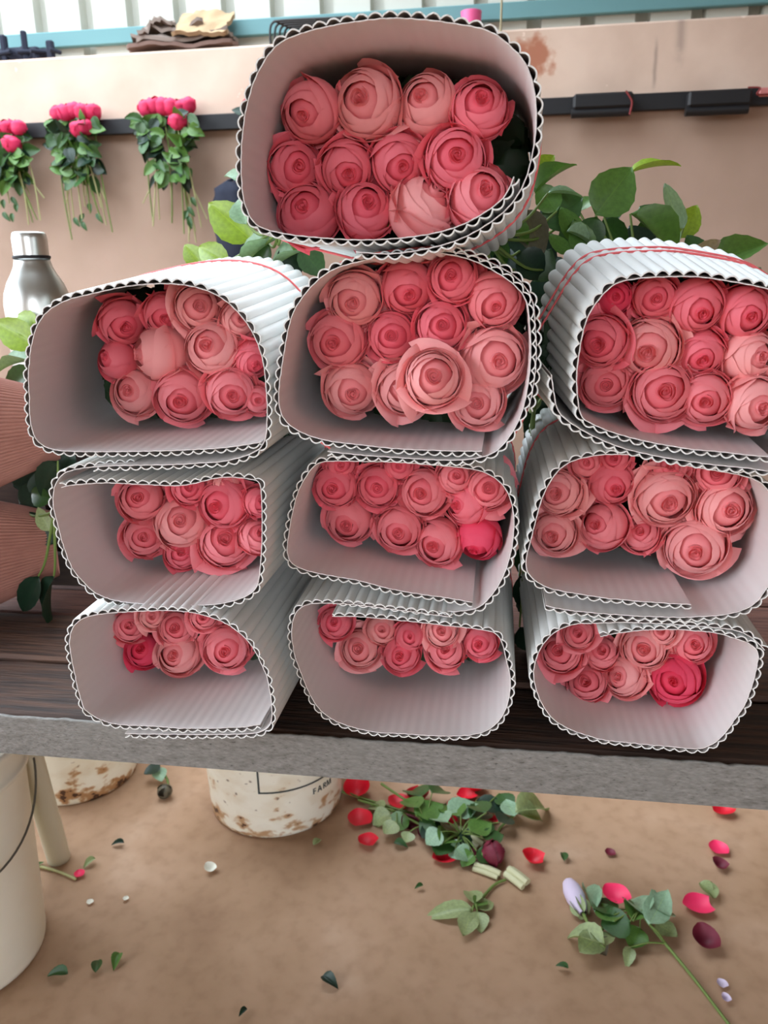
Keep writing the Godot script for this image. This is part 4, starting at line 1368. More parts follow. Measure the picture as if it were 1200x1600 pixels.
	foliage("rose_foliage", "bright green rose leaves beside the steel bottle", Vector3(-0.7021, 1.1377, -0.4), Vector3(-0.7021, 1.1377, -0.4), [
		[Vector3(-0.6681, 1.1597, -0.36), Vector3(-0.7419, 1.1963, -0.37), 0.047, Vector3(0.1, 0.2, 1), 0, 2],
		[Vector3(-0.6674, 1.1376, -0.35), Vector3(-0.7404, 1.1414, -0.36), 0.037, Vector3(0, 1, 0.4), 3, 3],
		[Vector3(-0.6685, 1.1294, -0.34), Vector3(-0.7273, 1.0937, -0.35), 0.037, Vector3(0.1, 0.2, 1), 0, 0],
		[Vector3(-0.6695, 1.1774, -0.37), Vector3(-0.712, 1.2066, -0.38), 0.041, Vector3(0.1, 0.2, 1), 1, 2],
		[Vector3(-0.6655, 1.1238, -0.35), Vector3(-0.7091, 1.08, -0.36), 0.037, Vector3(0.1, 0.2, 1), 0, 7]])
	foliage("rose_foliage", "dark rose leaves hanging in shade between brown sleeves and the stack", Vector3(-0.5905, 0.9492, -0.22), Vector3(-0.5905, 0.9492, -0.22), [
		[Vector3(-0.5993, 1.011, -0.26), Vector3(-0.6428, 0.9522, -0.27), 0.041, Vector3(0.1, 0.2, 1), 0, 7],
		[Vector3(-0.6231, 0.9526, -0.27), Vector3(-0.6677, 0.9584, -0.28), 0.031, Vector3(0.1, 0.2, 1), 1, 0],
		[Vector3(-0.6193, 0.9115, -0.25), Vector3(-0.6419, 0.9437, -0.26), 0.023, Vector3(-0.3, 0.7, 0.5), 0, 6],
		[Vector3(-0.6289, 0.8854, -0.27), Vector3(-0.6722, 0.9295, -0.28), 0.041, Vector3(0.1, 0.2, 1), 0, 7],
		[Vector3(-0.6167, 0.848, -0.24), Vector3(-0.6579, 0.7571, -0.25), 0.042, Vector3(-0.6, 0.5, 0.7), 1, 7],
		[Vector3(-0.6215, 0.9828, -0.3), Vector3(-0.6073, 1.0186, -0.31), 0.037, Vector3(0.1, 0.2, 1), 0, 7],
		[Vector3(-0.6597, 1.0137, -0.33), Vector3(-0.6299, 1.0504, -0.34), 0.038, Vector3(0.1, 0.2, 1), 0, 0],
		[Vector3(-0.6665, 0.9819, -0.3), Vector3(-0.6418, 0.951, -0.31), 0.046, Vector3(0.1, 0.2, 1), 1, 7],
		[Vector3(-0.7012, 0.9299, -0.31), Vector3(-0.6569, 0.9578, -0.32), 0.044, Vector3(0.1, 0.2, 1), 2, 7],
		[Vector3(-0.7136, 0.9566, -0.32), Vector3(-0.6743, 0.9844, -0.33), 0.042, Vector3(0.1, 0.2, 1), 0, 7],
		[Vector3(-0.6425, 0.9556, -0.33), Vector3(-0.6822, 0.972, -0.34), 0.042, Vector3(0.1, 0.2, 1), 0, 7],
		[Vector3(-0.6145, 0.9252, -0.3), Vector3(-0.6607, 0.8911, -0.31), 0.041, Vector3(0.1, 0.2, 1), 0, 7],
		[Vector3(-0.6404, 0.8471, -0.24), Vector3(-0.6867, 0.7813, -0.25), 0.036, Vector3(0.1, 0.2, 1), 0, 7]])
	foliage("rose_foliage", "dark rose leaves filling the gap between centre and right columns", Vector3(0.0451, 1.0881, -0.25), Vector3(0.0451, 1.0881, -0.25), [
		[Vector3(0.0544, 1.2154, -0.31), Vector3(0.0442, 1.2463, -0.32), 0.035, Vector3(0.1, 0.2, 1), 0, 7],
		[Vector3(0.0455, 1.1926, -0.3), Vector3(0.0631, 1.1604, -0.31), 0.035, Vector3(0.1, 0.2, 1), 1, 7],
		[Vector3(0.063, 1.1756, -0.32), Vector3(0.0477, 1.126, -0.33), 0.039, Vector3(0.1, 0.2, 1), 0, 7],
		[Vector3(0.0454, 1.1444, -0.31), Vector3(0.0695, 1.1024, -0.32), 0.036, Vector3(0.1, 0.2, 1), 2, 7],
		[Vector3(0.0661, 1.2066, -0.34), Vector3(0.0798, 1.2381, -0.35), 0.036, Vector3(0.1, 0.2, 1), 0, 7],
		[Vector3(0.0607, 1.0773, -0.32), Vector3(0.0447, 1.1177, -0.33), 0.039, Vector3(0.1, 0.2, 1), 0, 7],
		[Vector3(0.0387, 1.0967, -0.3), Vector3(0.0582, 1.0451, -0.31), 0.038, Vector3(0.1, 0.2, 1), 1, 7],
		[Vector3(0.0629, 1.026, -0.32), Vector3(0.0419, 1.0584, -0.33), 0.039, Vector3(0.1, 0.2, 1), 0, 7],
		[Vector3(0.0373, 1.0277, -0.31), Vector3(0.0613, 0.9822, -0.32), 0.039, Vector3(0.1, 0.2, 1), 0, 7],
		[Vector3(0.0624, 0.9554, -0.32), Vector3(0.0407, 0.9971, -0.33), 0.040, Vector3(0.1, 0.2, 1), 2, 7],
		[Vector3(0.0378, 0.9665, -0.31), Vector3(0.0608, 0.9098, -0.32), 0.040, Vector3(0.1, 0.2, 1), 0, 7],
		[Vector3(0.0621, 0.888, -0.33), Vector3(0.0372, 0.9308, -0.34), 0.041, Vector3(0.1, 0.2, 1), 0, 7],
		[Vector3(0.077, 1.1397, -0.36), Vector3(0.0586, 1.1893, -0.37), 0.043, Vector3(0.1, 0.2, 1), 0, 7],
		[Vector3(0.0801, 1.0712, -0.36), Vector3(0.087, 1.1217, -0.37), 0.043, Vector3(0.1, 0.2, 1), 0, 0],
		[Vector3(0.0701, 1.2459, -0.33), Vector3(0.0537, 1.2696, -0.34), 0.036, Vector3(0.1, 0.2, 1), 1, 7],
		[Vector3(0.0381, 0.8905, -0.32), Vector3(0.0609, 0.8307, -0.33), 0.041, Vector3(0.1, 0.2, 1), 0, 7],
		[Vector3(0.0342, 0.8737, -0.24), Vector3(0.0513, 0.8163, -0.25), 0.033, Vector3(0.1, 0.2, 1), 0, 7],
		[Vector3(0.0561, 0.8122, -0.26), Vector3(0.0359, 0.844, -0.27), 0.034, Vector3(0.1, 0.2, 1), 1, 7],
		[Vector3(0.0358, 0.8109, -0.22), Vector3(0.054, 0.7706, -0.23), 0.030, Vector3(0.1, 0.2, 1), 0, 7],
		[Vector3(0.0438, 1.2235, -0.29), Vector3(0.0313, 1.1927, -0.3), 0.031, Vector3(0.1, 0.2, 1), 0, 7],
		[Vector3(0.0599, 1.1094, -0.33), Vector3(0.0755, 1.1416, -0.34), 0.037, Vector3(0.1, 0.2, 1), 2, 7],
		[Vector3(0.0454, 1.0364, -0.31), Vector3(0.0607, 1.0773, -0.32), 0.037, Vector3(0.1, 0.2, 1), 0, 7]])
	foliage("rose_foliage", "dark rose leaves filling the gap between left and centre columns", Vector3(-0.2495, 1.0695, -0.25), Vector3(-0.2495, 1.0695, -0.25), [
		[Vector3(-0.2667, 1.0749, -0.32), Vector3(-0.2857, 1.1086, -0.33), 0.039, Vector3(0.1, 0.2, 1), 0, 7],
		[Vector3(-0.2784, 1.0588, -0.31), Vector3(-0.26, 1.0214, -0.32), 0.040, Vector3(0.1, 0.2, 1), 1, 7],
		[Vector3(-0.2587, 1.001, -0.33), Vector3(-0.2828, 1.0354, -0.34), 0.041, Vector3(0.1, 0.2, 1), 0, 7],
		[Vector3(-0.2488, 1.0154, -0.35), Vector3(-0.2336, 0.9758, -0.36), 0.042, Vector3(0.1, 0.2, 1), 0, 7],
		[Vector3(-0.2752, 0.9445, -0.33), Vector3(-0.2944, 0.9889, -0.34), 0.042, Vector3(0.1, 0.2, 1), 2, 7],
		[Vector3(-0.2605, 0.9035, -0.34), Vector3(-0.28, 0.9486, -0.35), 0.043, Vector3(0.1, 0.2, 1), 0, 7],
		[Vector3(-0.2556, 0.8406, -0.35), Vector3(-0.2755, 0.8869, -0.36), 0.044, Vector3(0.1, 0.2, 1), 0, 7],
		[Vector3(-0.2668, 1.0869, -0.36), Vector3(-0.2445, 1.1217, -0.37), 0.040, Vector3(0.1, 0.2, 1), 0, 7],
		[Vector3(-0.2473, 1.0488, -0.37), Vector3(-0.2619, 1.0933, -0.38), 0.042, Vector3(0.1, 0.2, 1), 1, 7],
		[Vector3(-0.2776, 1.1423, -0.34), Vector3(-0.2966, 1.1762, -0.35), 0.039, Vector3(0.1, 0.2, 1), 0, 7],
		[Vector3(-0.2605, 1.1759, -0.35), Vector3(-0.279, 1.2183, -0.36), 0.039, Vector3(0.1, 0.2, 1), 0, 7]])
	kraft_sleeve("pinkish-brown ribbed paper sleeve, upper of the two at the left edge", Vector3(-0.8015, 1.0497, -0.2), Vector3(-0.6268, 1.0556, -0.31), 0.1120, 0.0450, false)
	kraft_sleeve("pinkish-brown ribbed paper sleeve with red string, lying on the bench", Vector3(-0.8397, 0.8717, -0.2), Vector3(-0.6527, 0.8752, -0.31), 0.1120, 0.0450, true)
	bottle(Vector3(-0.7131, 1.04, -0.45), 0.2826)
	# every rose head in the ten sleeves
	var group_a := "roses in the topmost sleeve"
	rose("closed coral pink rose, first from left, upper row, topmost sleeve", group_a, 4, 0, Vector3(-0.1693, 1.3856, -0.0243), 0.0261, Vector3(-0.13, -0.29, 0.95), 5.07)
	rose("half-open pale pink rose, second from left, upper row, topmost sleeve", group_a, 1, 1, Vector3(-0.1182, 1.3894, -0.0278), 0.0288, Vector3(-0.2, 0.09, 0.98), 1.79)
	rose("tightly furled pale pink rose, third from left, upper row, topmost sleeve", group_a, 0, 1, Vector3(-0.0663, 1.3882, -0.0334), 0.0258, Vector3(-0.22, 0.22, 0.95), 2.41)
	rose("half-open deep pink rose, fourth from left, upper row, topmost sleeve", group_a, 1, 2, Vector3(-0.0225, 1.381, -0.0291), 0.0243, Vector3(0.14, 0.34, 0.93), 0.28)
	rose("loosely cupped deep pink rose, first from left, middle row, topmost sleeve", group_a, 3, 2, Vector3(-0.1886, 1.3419, -0.0334), 0.0234, Vector3(0.42, -0.05, 0.9), 6.27)
	rose("half-open deep pink rose, second from left, middle row, topmost sleeve", group_a, 1, 2, Vector3(-0.1386, 1.3393, -0.0262), 0.0232, Vector3(0.22, -0.38, 0.9), 1.47)
	rose("tightly furled deep pink rose, third from left, middle row, topmost sleeve", group_a, 0, 2, Vector3(-0.0921, 1.3421, -0.0288), 0.0246, Vector3(0.27, -0.29, 0.92), 6.12)
	rose("loosely cupped deep pink rose, fourth from left, middle row, topmost sleeve", group_a, 3, 2, Vector3(-0.0422, 1.3419, -0.0232), 0.0267, Vector3(0.16, 0.05, 0.99), 5.30)
	rose("tightly furled deep pink rose, first from left, lower row, topmost sleeve", group_a, 0, 2, Vector3(-0.1767, 1.3018, -0.0293), 0.0272, Vector3(-0.02, 0.24, 0.97), 3.10)
	rose("half-open deep pink rose, second from left, lower row, topmost sleeve", group_a, 1, 2, Vector3(-0.1237, 1.3026, -0.0259), 0.0255, Vector3(0.31, 0.3, 0.9), 0.38)
	rose("half-open pale pink rose, third from left, lower row, topmost sleeve", group_a, 1, 1, Vector3(-0.0709, 1.3037, -0.0273), 0.0285, Vector3(0.59, 0.6, 0.54), 1.70)
	rose("loosely cupped coral pink rose, fourth from left, lower row, topmost sleeve", group_a, 3, 0, Vector3(-0.0213, 1.3097, -0.0234), 0.0273, Vector3(0.31, 0.28, 0.91), 0.40)
	var group_b := "roses in the centre sleeve of upper tier"
	rose("half-open pale pink rose, first from left, upper row, centre sleeve of upper tier", group_b, 1, 1, Vector3(-0.1336, 1.2256, -0.0248), 0.0250, Vector3(0.04, -0.16, 0.99), 5.46)
	rose("tightly furled deep pink rose, second from left, upper row, centre sleeve of upper tier", group_b, 0, 2, Vector3(-0.0856, 1.2355, -0.0303), 0.0249, Vector3(0.19, -0.35, 0.92), 5.62)
	rose("loosely cupped deep pink rose, third from left, upper row, centre sleeve of upper tier", group_b, 3, 2, Vector3(-0.0418, 1.2421, -0.0225), 0.0219, Vector3(-0.09, 0.19, 0.98), 0.12)
	rose("closed coral pink rose, fourth from left, upper row, centre sleeve of upper tier", group_b, 4, 0, Vector3(-0.0054, 1.223, -0.0245), 0.0252, Vector3(0.09, -0.24, 0.97), 0.01)
	rose("half-open coral pink rose, first from left, middle row, centre sleeve of upper tier", group_b, 1, 0, Vector3(-0.1509, 1.188, -0.027), 0.0269, Vector3(-0.1, -0.06, 0.99), 2.74)
	rose("loosely cupped deep pink rose, second from left, middle row, centre sleeve of upper tier", group_b, 3, 2, Vector3(-0.1005, 1.1918, -0.0306), 0.0231, Vector3(0.08, 0.06, 0.99), 2.04)
	rose("half-open deep pink rose, third from left, middle row, centre sleeve of upper tier", group_b, 1, 2, Vector3(-0.0533, 1.2005, -0.0233), 0.0234, Vector3(0.12, 0.1, 0.99), 1.99)
	rose("loosely cupped pale pink rose, fourth from left, middle row, centre sleeve of upper tier", group_b, 3, 1, Vector3(-0.0063, 1.1697, -0.0312), 0.0303, Vector3(0.3, -0.02, 0.95), 4.39)
	rose("half-open pale pink rose, first from left, lower row, centre sleeve of upper tier", group_b, 1, 1, Vector3(-0.1409, 1.1429, -0.0276), 0.0256, Vector3(0.26, -0.17, 0.95), 5.02)
	rose("wide-open pale pink rose, second from left, lower row, centre sleeve of upper tier", group_b, 2, 1, Vector3(-0.0903, 1.1432, -0.0302), 0.0249, Vector3(0.28, -0.01, 0.96), 2.01)
	rose("wide-open pale pink rose, third from left, lower row, centre sleeve of upper tier", group_b, 2, 1, Vector3(-0.0584, 1.1548, 0.0066), 0.0250, Vector3(0.12, 0.27, 0.96), 3.18)
	rose("half-open pale pink rose, fourth from left, lower row, centre sleeve of upper tier", group_b, 1, 1, Vector3(-0.0186, 1.1305, -0.0269), 0.0240, Vector3(-0.02, 0.05, 1), 1.48)
	var group_c := "roses in the left sleeve of upper tier"
	rose("half-open deep pink rose, first from left, upper row, left sleeve of upper tier", group_c, 1, 2, Vector3(-0.3889, 1.2048, -0.0688), 0.0240, Vector3(0.56, -0.23, 0.79), 5.86)
	rose("loosely cupped deep pink rose, second from left, upper row, left sleeve of upper tier", group_c, 3, 2, Vector3(-0.3419, 1.2135, -0.068), 0.0208, Vector3(0.43, -0.3, 0.85), 5.31)
	rose("wide-open pale pink rose, third from left, upper row, left sleeve of upper tier", group_c, 2, 1, Vector3(-0.3045, 1.2189, -0.0646), 0.0231, Vector3(0.46, 0.08, 0.88), 5.97)
	rose("half-open pale pink rose, fourth from left, upper row, left sleeve of upper tier", group_c, 1, 1, Vector3(-0.2626, 1.2064, -0.0642), 0.0174, Vector3(0.57, 0.1, 0.81), 5.88)
	rose("closed deep pink rose, first from left, middle row, left sleeve of upper tier", group_c, 4, 2, Vector3(-0.397, 1.1664, -0.0623), 0.0199, Vector3(-0.33, 0.28, 0.9), 1.51)
	rose("tightly furled pale pink rose, second from left, middle row, left sleeve of upper tier", group_c, 0, 1, Vector3(-0.3479, 1.1728, -0.0601), 0.0273, Vector3(-0.7, 0.06, 0.71), 4.24)
	rose("half-open pale pink rose, third from left, middle row, left sleeve of upper tier", group_c, 1, 1, Vector3(-0.2882, 1.1782, -0.0608), 0.0282, Vector3(-0.01, 0.23, 0.97), 2.91)
	rose("loosely cupped deep pink rose, fourth from left, middle row, left sleeve of upper tier", group_c, 3, 2, Vector3(-0.2516, 1.1682, -0.0663), 0.0195, Vector3(0.53, -0.45, 0.72), 4.03)
	rose("loosely cupped pale pink rose, first from left, lower row, left sleeve of upper tier", group_c, 3, 1, Vector3(-0.3801, 1.1324, -0.0677), 0.0245, Vector3(-0.05, 0.18, 0.98), 4.35)
	rose("half-open coral pink rose, second from left, lower row, left sleeve of upper tier", group_c, 1, 0, Vector3(-0.3257, 1.1304, -0.0614), 0.0283, Vector3(0.19, -0.17, 0.97), 2.36)
	rose("loosely cupped coral pink rose, third from left, lower row, left sleeve of upper tier", group_c, 3, 0, Vector3(-0.2739, 1.1352, -0.0594), 0.0254, Vector3(0.41, -0.13, 0.9), 1.22)
	rose("half-open coral pink rose, fourth from left, lower row, left sleeve of upper tier", group_c, 1, 0, Vector3(-0.2472, 1.1257, -0.0643), 0.0143, Vector3(0.38, 0.04, 0.92), 5.01)
	var group_d := "roses in the right sleeve of upper tier"
	rose("loosely cupped reddish pink rose, first from left, upper row, right sleeve of upper tier", group_d, 3, 3, Vector3(0.1004, 1.2241, -0.0164), 0.0148, Vector3(-0.07, 0.08, 0.99), 4.48)
	rose("loosely cupped deep pink rose, second from left, upper row, right sleeve of upper tier", group_d, 3, 2, Vector3(0.1335, 1.2237, -0.0136), 0.0190, Vector3(-0.04, -0.03, 1), 5.91)
	rose("tightly furled deep pink rose, third from left, upper row, right sleeve of upper tier", group_d, 0, 2, Vector3(0.1687, 1.2166, -0.0091), 0.0229, Vector3(0.05, -0.32, 0.95), 4.54)
	rose("tightly furled deep pink rose, fourth from left, upper row, right sleeve of upper tier", group_d, 0, 2, Vector3(0.2089, 1.211, -0.0113), 0.0223, Vector3(0.09, -0.2, 0.98), 0.96)
	rose("wide-open deep pink rose, first from left, middle row, right sleeve of upper tier", group_d, 2, 2, Vector3(0.0926, 1.1873, -0.0124), 0.0226, Vector3(-0.4, -0.12, 0.91), 5.32)
	rose("wide-open pale pink rose, second from left, middle row, right sleeve of upper tier", group_d, 2, 1, Vector3(0.1338, 1.1819, -0.0162), 0.0262, Vector3(-0.27, -0.17, 0.95), 3.47)
	rose("loosely cupped deep pink rose, third from left, middle row, right sleeve of upper tier", group_d, 3, 2, Vector3(0.1772, 1.1765, -0.0152), 0.0202, Vector3(-0.08, -0.32, 0.94), 6.02)
	rose("tightly furled pale pink rose, fourth from left, middle row, right sleeve of upper tier", group_d, 0, 1, Vector3(0.2164, 1.1735, -0.0172), 0.0237, Vector3(0.4, 0.04, 0.92), 2.53)
	rose("half-open coral pink rose, first from left, lower row, right sleeve of upper tier", group_d, 1, 0, Vector3(0.0978, 1.1489, -0.021), 0.0218, Vector3(-0.09, -0.01, 1), 2.64)
	rose("wide-open coral pink rose, second from left, lower row, right sleeve of upper tier", group_d, 2, 0, Vector3(0.146, 1.1426, -0.0134), 0.0265, Vector3(-0.02, 0.1, 1), 5.87)
	rose("half-open coral pink rose, third from left, lower row, right sleeve of upper tier", group_d, 1, 0, Vector3(0.1832, 1.1369, -0.0099), 0.0226, Vector3(-0.2, -0.06, 0.98), 2.06)
	rose("loosely cupped pale pink rose, fourth from left, lower row, right sleeve of upper tier", group_d, 3, 1, Vector3(0.2218, 1.1337, -0.0091), 0.0242, Vector3(0.26, -0.12, 0.96), 1.18)
	var group_e := "roses in the left sleeve of middle tier"
	rose("half-open deep pink rose, first from left, upper row, left sleeve of middle tier", group_e, 1, 2, Vector3(-0.3311, 1.0295, -0.0661), 0.0192, Vector3(0.38, 0.21, 0.9), 0.99)
	rose("half-open pale pink rose, second from left, upper row, left sleeve of middle tier", group_e, 1, 1, Vector3(-0.2899, 1.0331, -0.0711), 0.0147, Vector3(0.41, 0.23, 0.88), 0.46)
	rose("half-open coral pink rose, first from left, middle row, left sleeve of middle tier", group_e, 1, 0, Vector3(-0.3865, 1.0151, -0.0657), 0.0246, Vector3(0.23, 0.31, 0.92), 5.20)
	rose("half-open pale pink rose, second from left, middle row, left sleeve of middle tier", group_e, 1, 1, Vector3(-0.3459, 0.9864, -0.0743), 0.0299, Vector3(0.28, 0.33, 0.9), 3.31)
	rose("loosely cupped deep pink rose, third from left, middle row, left sleeve of middle tier", group_e, 3, 2, Vector3(-0.2922, 1.0113, -0.0729), 0.0284, Vector3(-0.19, 0.03, 0.98), 3.09)
	rose("half-open deep pink rose, fourth from left, middle row, left sleeve of middle tier", group_e, 1, 2, Vector3(-0.2562, 1.0145, -0.0694), 0.0159, Vector3(0.66, 0.14, 0.74), 0.67)
	rose("loosely cupped coral pink rose, first from left, lower row, left sleeve of middle tier", group_e, 3, 0, Vector3(-0.3884, 0.9714, -0.0656), 0.0226, Vector3(0.37, 0.24, 0.9), 1.75)
	rose("half-open deep pink rose, second from left, lower row, left sleeve of middle tier", group_e, 1, 2, Vector3(-0.3476, 0.9515, -0.0706), 0.0192, Vector3(0.29, 0.39, 0.88), 0.36)
	rose("wide-open coral pink rose, third from left, lower row, left sleeve of middle tier", group_e, 2, 0, Vector3(-0.2996, 0.963, -0.076), 0.0276, Vector3(0.37, 0.46, 0.81), 1.23)
	rose("half-open coral pink rose, fourth from left, lower row, left sleeve of middle tier", group_e, 1, 0, Vector3(-0.2609, 0.9733, -0.0719), 0.0201, Vector3(0.57, 0.48, 0.66), 5.83)
	var group_f := "roses in the centre sleeve of middle tier"
	rose("half-open deep pink rose, first from left, upper row, centre sleeve of middle tier", group_f, 1, 2, Vector3(-0.164, 1.0551, -0.0803), 0.0164, Vector3(0.2, 0.08, 0.98), 3.02)
	rose("loosely cupped deep pink rose, second from left, upper row, centre sleeve of middle tier", group_f, 3, 2, Vector3(-0.1023, 1.0526, -0.0855), 0.0163, Vector3(0.12, 0.22, 0.97), 4.19)
	rose("half-open coral pink rose, third from left, upper row, centre sleeve of middle tier", group_f, 1, 0, Vector3(-0.0427, 1.043, -0.0807), 0.0178, Vector3(0.18, 0.3, 0.94), 2.12)
	rose("half-open deep pink rose, first from left, middle row, centre sleeve of middle tier", group_f, 1, 2, Vector3(-0.1698, 1.0306, -0.0815), 0.0236, Vector3(-0.05, 0.05, 1), 2.51)
	rose("loosely cupped deep pink rose, second from left, middle row, centre sleeve of middle tier", group_f, 3, 2, Vector3(-0.1248, 1.0309, -0.0839), 0.0226, Vector3(0.1, 0.09, 0.99), 4.63)
	rose("half-open coral pink rose, third from left, middle row, centre sleeve of middle tier", group_f, 1, 0, Vector3(-0.0749, 1.0249, -0.085), 0.0255, Vector3(-0.11, 0.14, 0.98), 4.34)
	rose("wide-open coral pink rose, fourth from left, middle row, centre sleeve of middle tier", group_f, 2, 0, Vector3(-0.0078, 1.0314, -0.0826), 0.0228, Vector3(0.04, 0.2, 0.98), 0.04)
	rose("half-open coral pink rose, first from left, lower row, centre sleeve of middle tier", group_f, 1, 0, Vector3(-0.1582, 0.9912, -0.0905), 0.0256, Vector3(-0.01, -0.12, 0.99), 0.94)
	rose("loosely cupped coral pink rose, second from left, lower row, centre sleeve of middle tier", group_f, 3, 0, Vector3(-0.1021, 0.9834, -0.0884), 0.0253, Vector3(0.03, -0.03, 1), 1.28)
	rose("half-open coral pink rose, third from left, lower row, centre sleeve of middle tier", group_f, 1, 0, Vector3(-0.0592, 0.9677, -0.0904), 0.0257, Vector3(-0.28, 0.02, 0.96), 1.36)
	rose("tightly furled deep pink rose, fourth from left, lower row, centre sleeve of middle tier", group_f, 0, 2, Vector3(-0.0286, 1.0133, -0.0838), 0.0227, Vector3(-0.64, 0.06, 0.77), 5.56)
	rose("closed reddish pink rose, fifth from left, lower row, centre sleeve of middle tier", group_f, 4, 3, Vector3(-0.0164, 0.974, -0.0868), 0.0242, Vector3(-0.21, -0.44, 0.87), 2.30)
	var group_g := "roses in the right sleeve of middle tier"
	rose("loosely cupped coral pink rose, first from left, upper row, right sleeve of middle tier", group_g, 3, 0, Vector3(0.0916, 1.0605, -0.079), 0.0158, Vector3(-0.11, 0.22, 0.97), 4.27)
	rose("half-open deep pink rose, second from left, upper row, right sleeve of middle tier", group_g, 1, 2, Vector3(0.118, 1.0674, -0.0746), 0.0161, Vector3(-0.14, 0.14, 0.98), 5.91)
	rose("loosely cupped coral pink rose, third from left, upper row, right sleeve of middle tier", group_g, 3, 0, Vector3(0.1733, 1.0585, -0.0795), 0.0172, Vector3(-0.14, 0.16, 0.98), 4.44)
	rose("wide-open coral pink rose, fourth from left, upper row, right sleeve of middle tier", group_g, 2, 0, Vector3(0.219, 1.0526, -0.0799), 0.0229, Vector3(-0.26, 0.17, 0.95), 5.17)
	rose("wide-open pale pink rose, first from left, middle row, right sleeve of middle tier", group_g, 2, 1, Vector3(0.0682, 1.0283, -0.0812), 0.0227, Vector3(-0.39, 0.16, 0.91), 5.47)
	rose("tightly furled deep pink rose, second from left, middle row, right sleeve of middle tier", group_g, 0, 2, Vector3(0.117, 1.0416, -0.0779), 0.0231, Vector3(0.12, -0.16, 0.98), 4.56)
	rose("wide-open pale pink rose, third from left, middle row, right sleeve of middle tier", group_g, 2, 1, Vector3(0.1692, 1.0289, -0.0776), 0.0284, Vector3(0.09, -0.13, 0.99), 1.99)
	rose("wide-open pale pink rose, fourth from left, middle row, right sleeve of middle tier", group_g, 2, 1, Vector3(0.227, 1.019, -0.0781), 0.0274, Vector3(0.15, 0.04, 0.99), 0.32)
	rose("wide-open pale pink rose, first from left, lower row, right sleeve of middle tier", group_g, 2, 1, Vector3(0.0651, 0.9852, -0.0835), 0.0225, Vector3(-0.29, -0.02, 0.96), 3.33)
	rose("tightly furled coral pink rose, second from left, lower row, right sleeve of middle tier", group_g, 0, 0, Vector3(0.1115, 0.9941, -0.0783), 0.0249, Vector3(-0.5, 0.29, 0.82), 5.23)
	rose("half-open coral pink rose, third from left, lower row, right sleeve of middle tier", group_g, 1, 0, Vector3(0.1509, 0.9849, -0.0838), 0.0187, Vector3(-0.2, 0.43, 0.88), 3.50)
	rose("loosely cupped pale pink rose, fourth from left, lower row, right sleeve of middle tier", group_g, 3, 1, Vector3(0.2057, 0.9762, -0.0781), 0.0302, Vector3(-0.23, -0.02, 0.97), 3.76)
	var group_h := "roses in the left sleeve of bottom tier"
	rose("wide-open pale pink rose, first from left, upper row, left sleeve of bottom tier", group_h, 2, 1, Vector3(-0.39, 0.8736, -0.0682), 0.0151, Vector3(0.41, 0.35, 0.84), 3.30)
	rose("wide-open coral pink rose, second from left, upper row, left sleeve of bottom tier", group_h, 2, 0, Vector3(-0.329, 0.8744, -0.0702), 0.0156, Vector3(0.35, 0.39, 0.85), 3.09)
	rose("half-open coral pink rose, first from left, middle row, left sleeve of bottom tier", group_h, 1, 0, Vector3(-0.4205, 0.8583, -0.0696), 0.0189, Vector3(0.37, 0.4, 0.84), 1.56)
	rose("wide-open coral pink rose, second from left, middle row, left sleeve of bottom tier", group_h, 2, 0, Vector3(-0.3627, 0.8583, -0.0704), 0.0200, Vector3(0.24, 0.41, 0.88), 4.22)
	rose("loosely cupped reddish pink rose, first from left, lower row, left sleeve of bottom tier", group_h, 3, 3, Vector3(-0.4076, 0.8249, -0.0747), 0.0204, Vector3(0.14, 0.53, 0.84), 6.22)
	rose("half-open pale pink rose, second from left, lower row, left sleeve of bottom tier", group_h, 1, 1, Vector3(-0.3613, 0.8281, -0.068), 0.0250, Vector3(0.04, 0.29, 0.96), 6.00)
	rose("loosely cupped coral pink rose, third from left, lower row, left sleeve of bottom tier", group_h, 3, 0, Vector3(-0.3043, 0.836, -0.0735), 0.0260, Vector3(0.19, 0.17, 0.97), 2.79)
	var group_i := "roses in the centre sleeve of bottom tier"
	rose("loosely cupped deep pink rose, first from left, upper row, centre sleeve of bottom tier", group_i, 3, 2, Vector3(-0.1815, 0.8575, -0.1049), 0.0188, Vector3(0.1, 0.5, 0.86), 0.29)
	rose("half-open pale pink rose, second from left, upper row, centre sleeve of bottom tier", group_i, 1, 1, Vector3(-0.1269, 0.8518, -0.1078), 0.0181, Vector3(0.14, 0.39, 0.91), 1.55)
	rose("closed deep pink rose, third from left, upper row, centre sleeve of bottom tier", group_i, 4, 2, Vector3(-0.0932, 0.8496, -0.0977), 0.0172, Vector3(0.11, 0.36, 0.93), 1.03)
	rose("wide-open pale pink rose, fourth from left, upper row, centre sleeve of bottom tier", group_i, 2, 1, Vector3(-0.0566, 0.8572, -0.0997), 0.0189, Vector3(0.07, 0.36, 0.93), 1.57)
	rose("wide-open pale pink rose, first from left, lower row, centre sleeve of bottom tier", group_i, 2, 1, Vector3(-0.1522, 0.8261, -0.1072), 0.0227, Vector3(-0.02, 0.37, 0.93), 1.21)
	rose("half-open deep pink rose, second from left, lower row, centre sleeve of bottom tier", group_i, 1, 2, Vector3(-0.1031, 0.825, -0.0999), 0.0214, Vector3(-0.02, 0.28, 0.96), 3.15)
	rose("loosely cupped coral pink rose, third from left, lower row, centre sleeve of bottom tier", group_i, 3, 0, Vector3(-0.0516, 0.8312, -0.1014), 0.0209, Vector3(-0.01, 0.49, 0.87), 2.85)
	rose("half-open deep pink rose, fourth from left, lower row, centre sleeve of bottom tier", group_i, 1, 2, Vector3(-0.0116, 0.8425, -0.1047), 0.0190, Vector3(-0.17, 0.24, 0.96), 3.07)
	var group_j := "roses in the right sleeve of bottom tier"
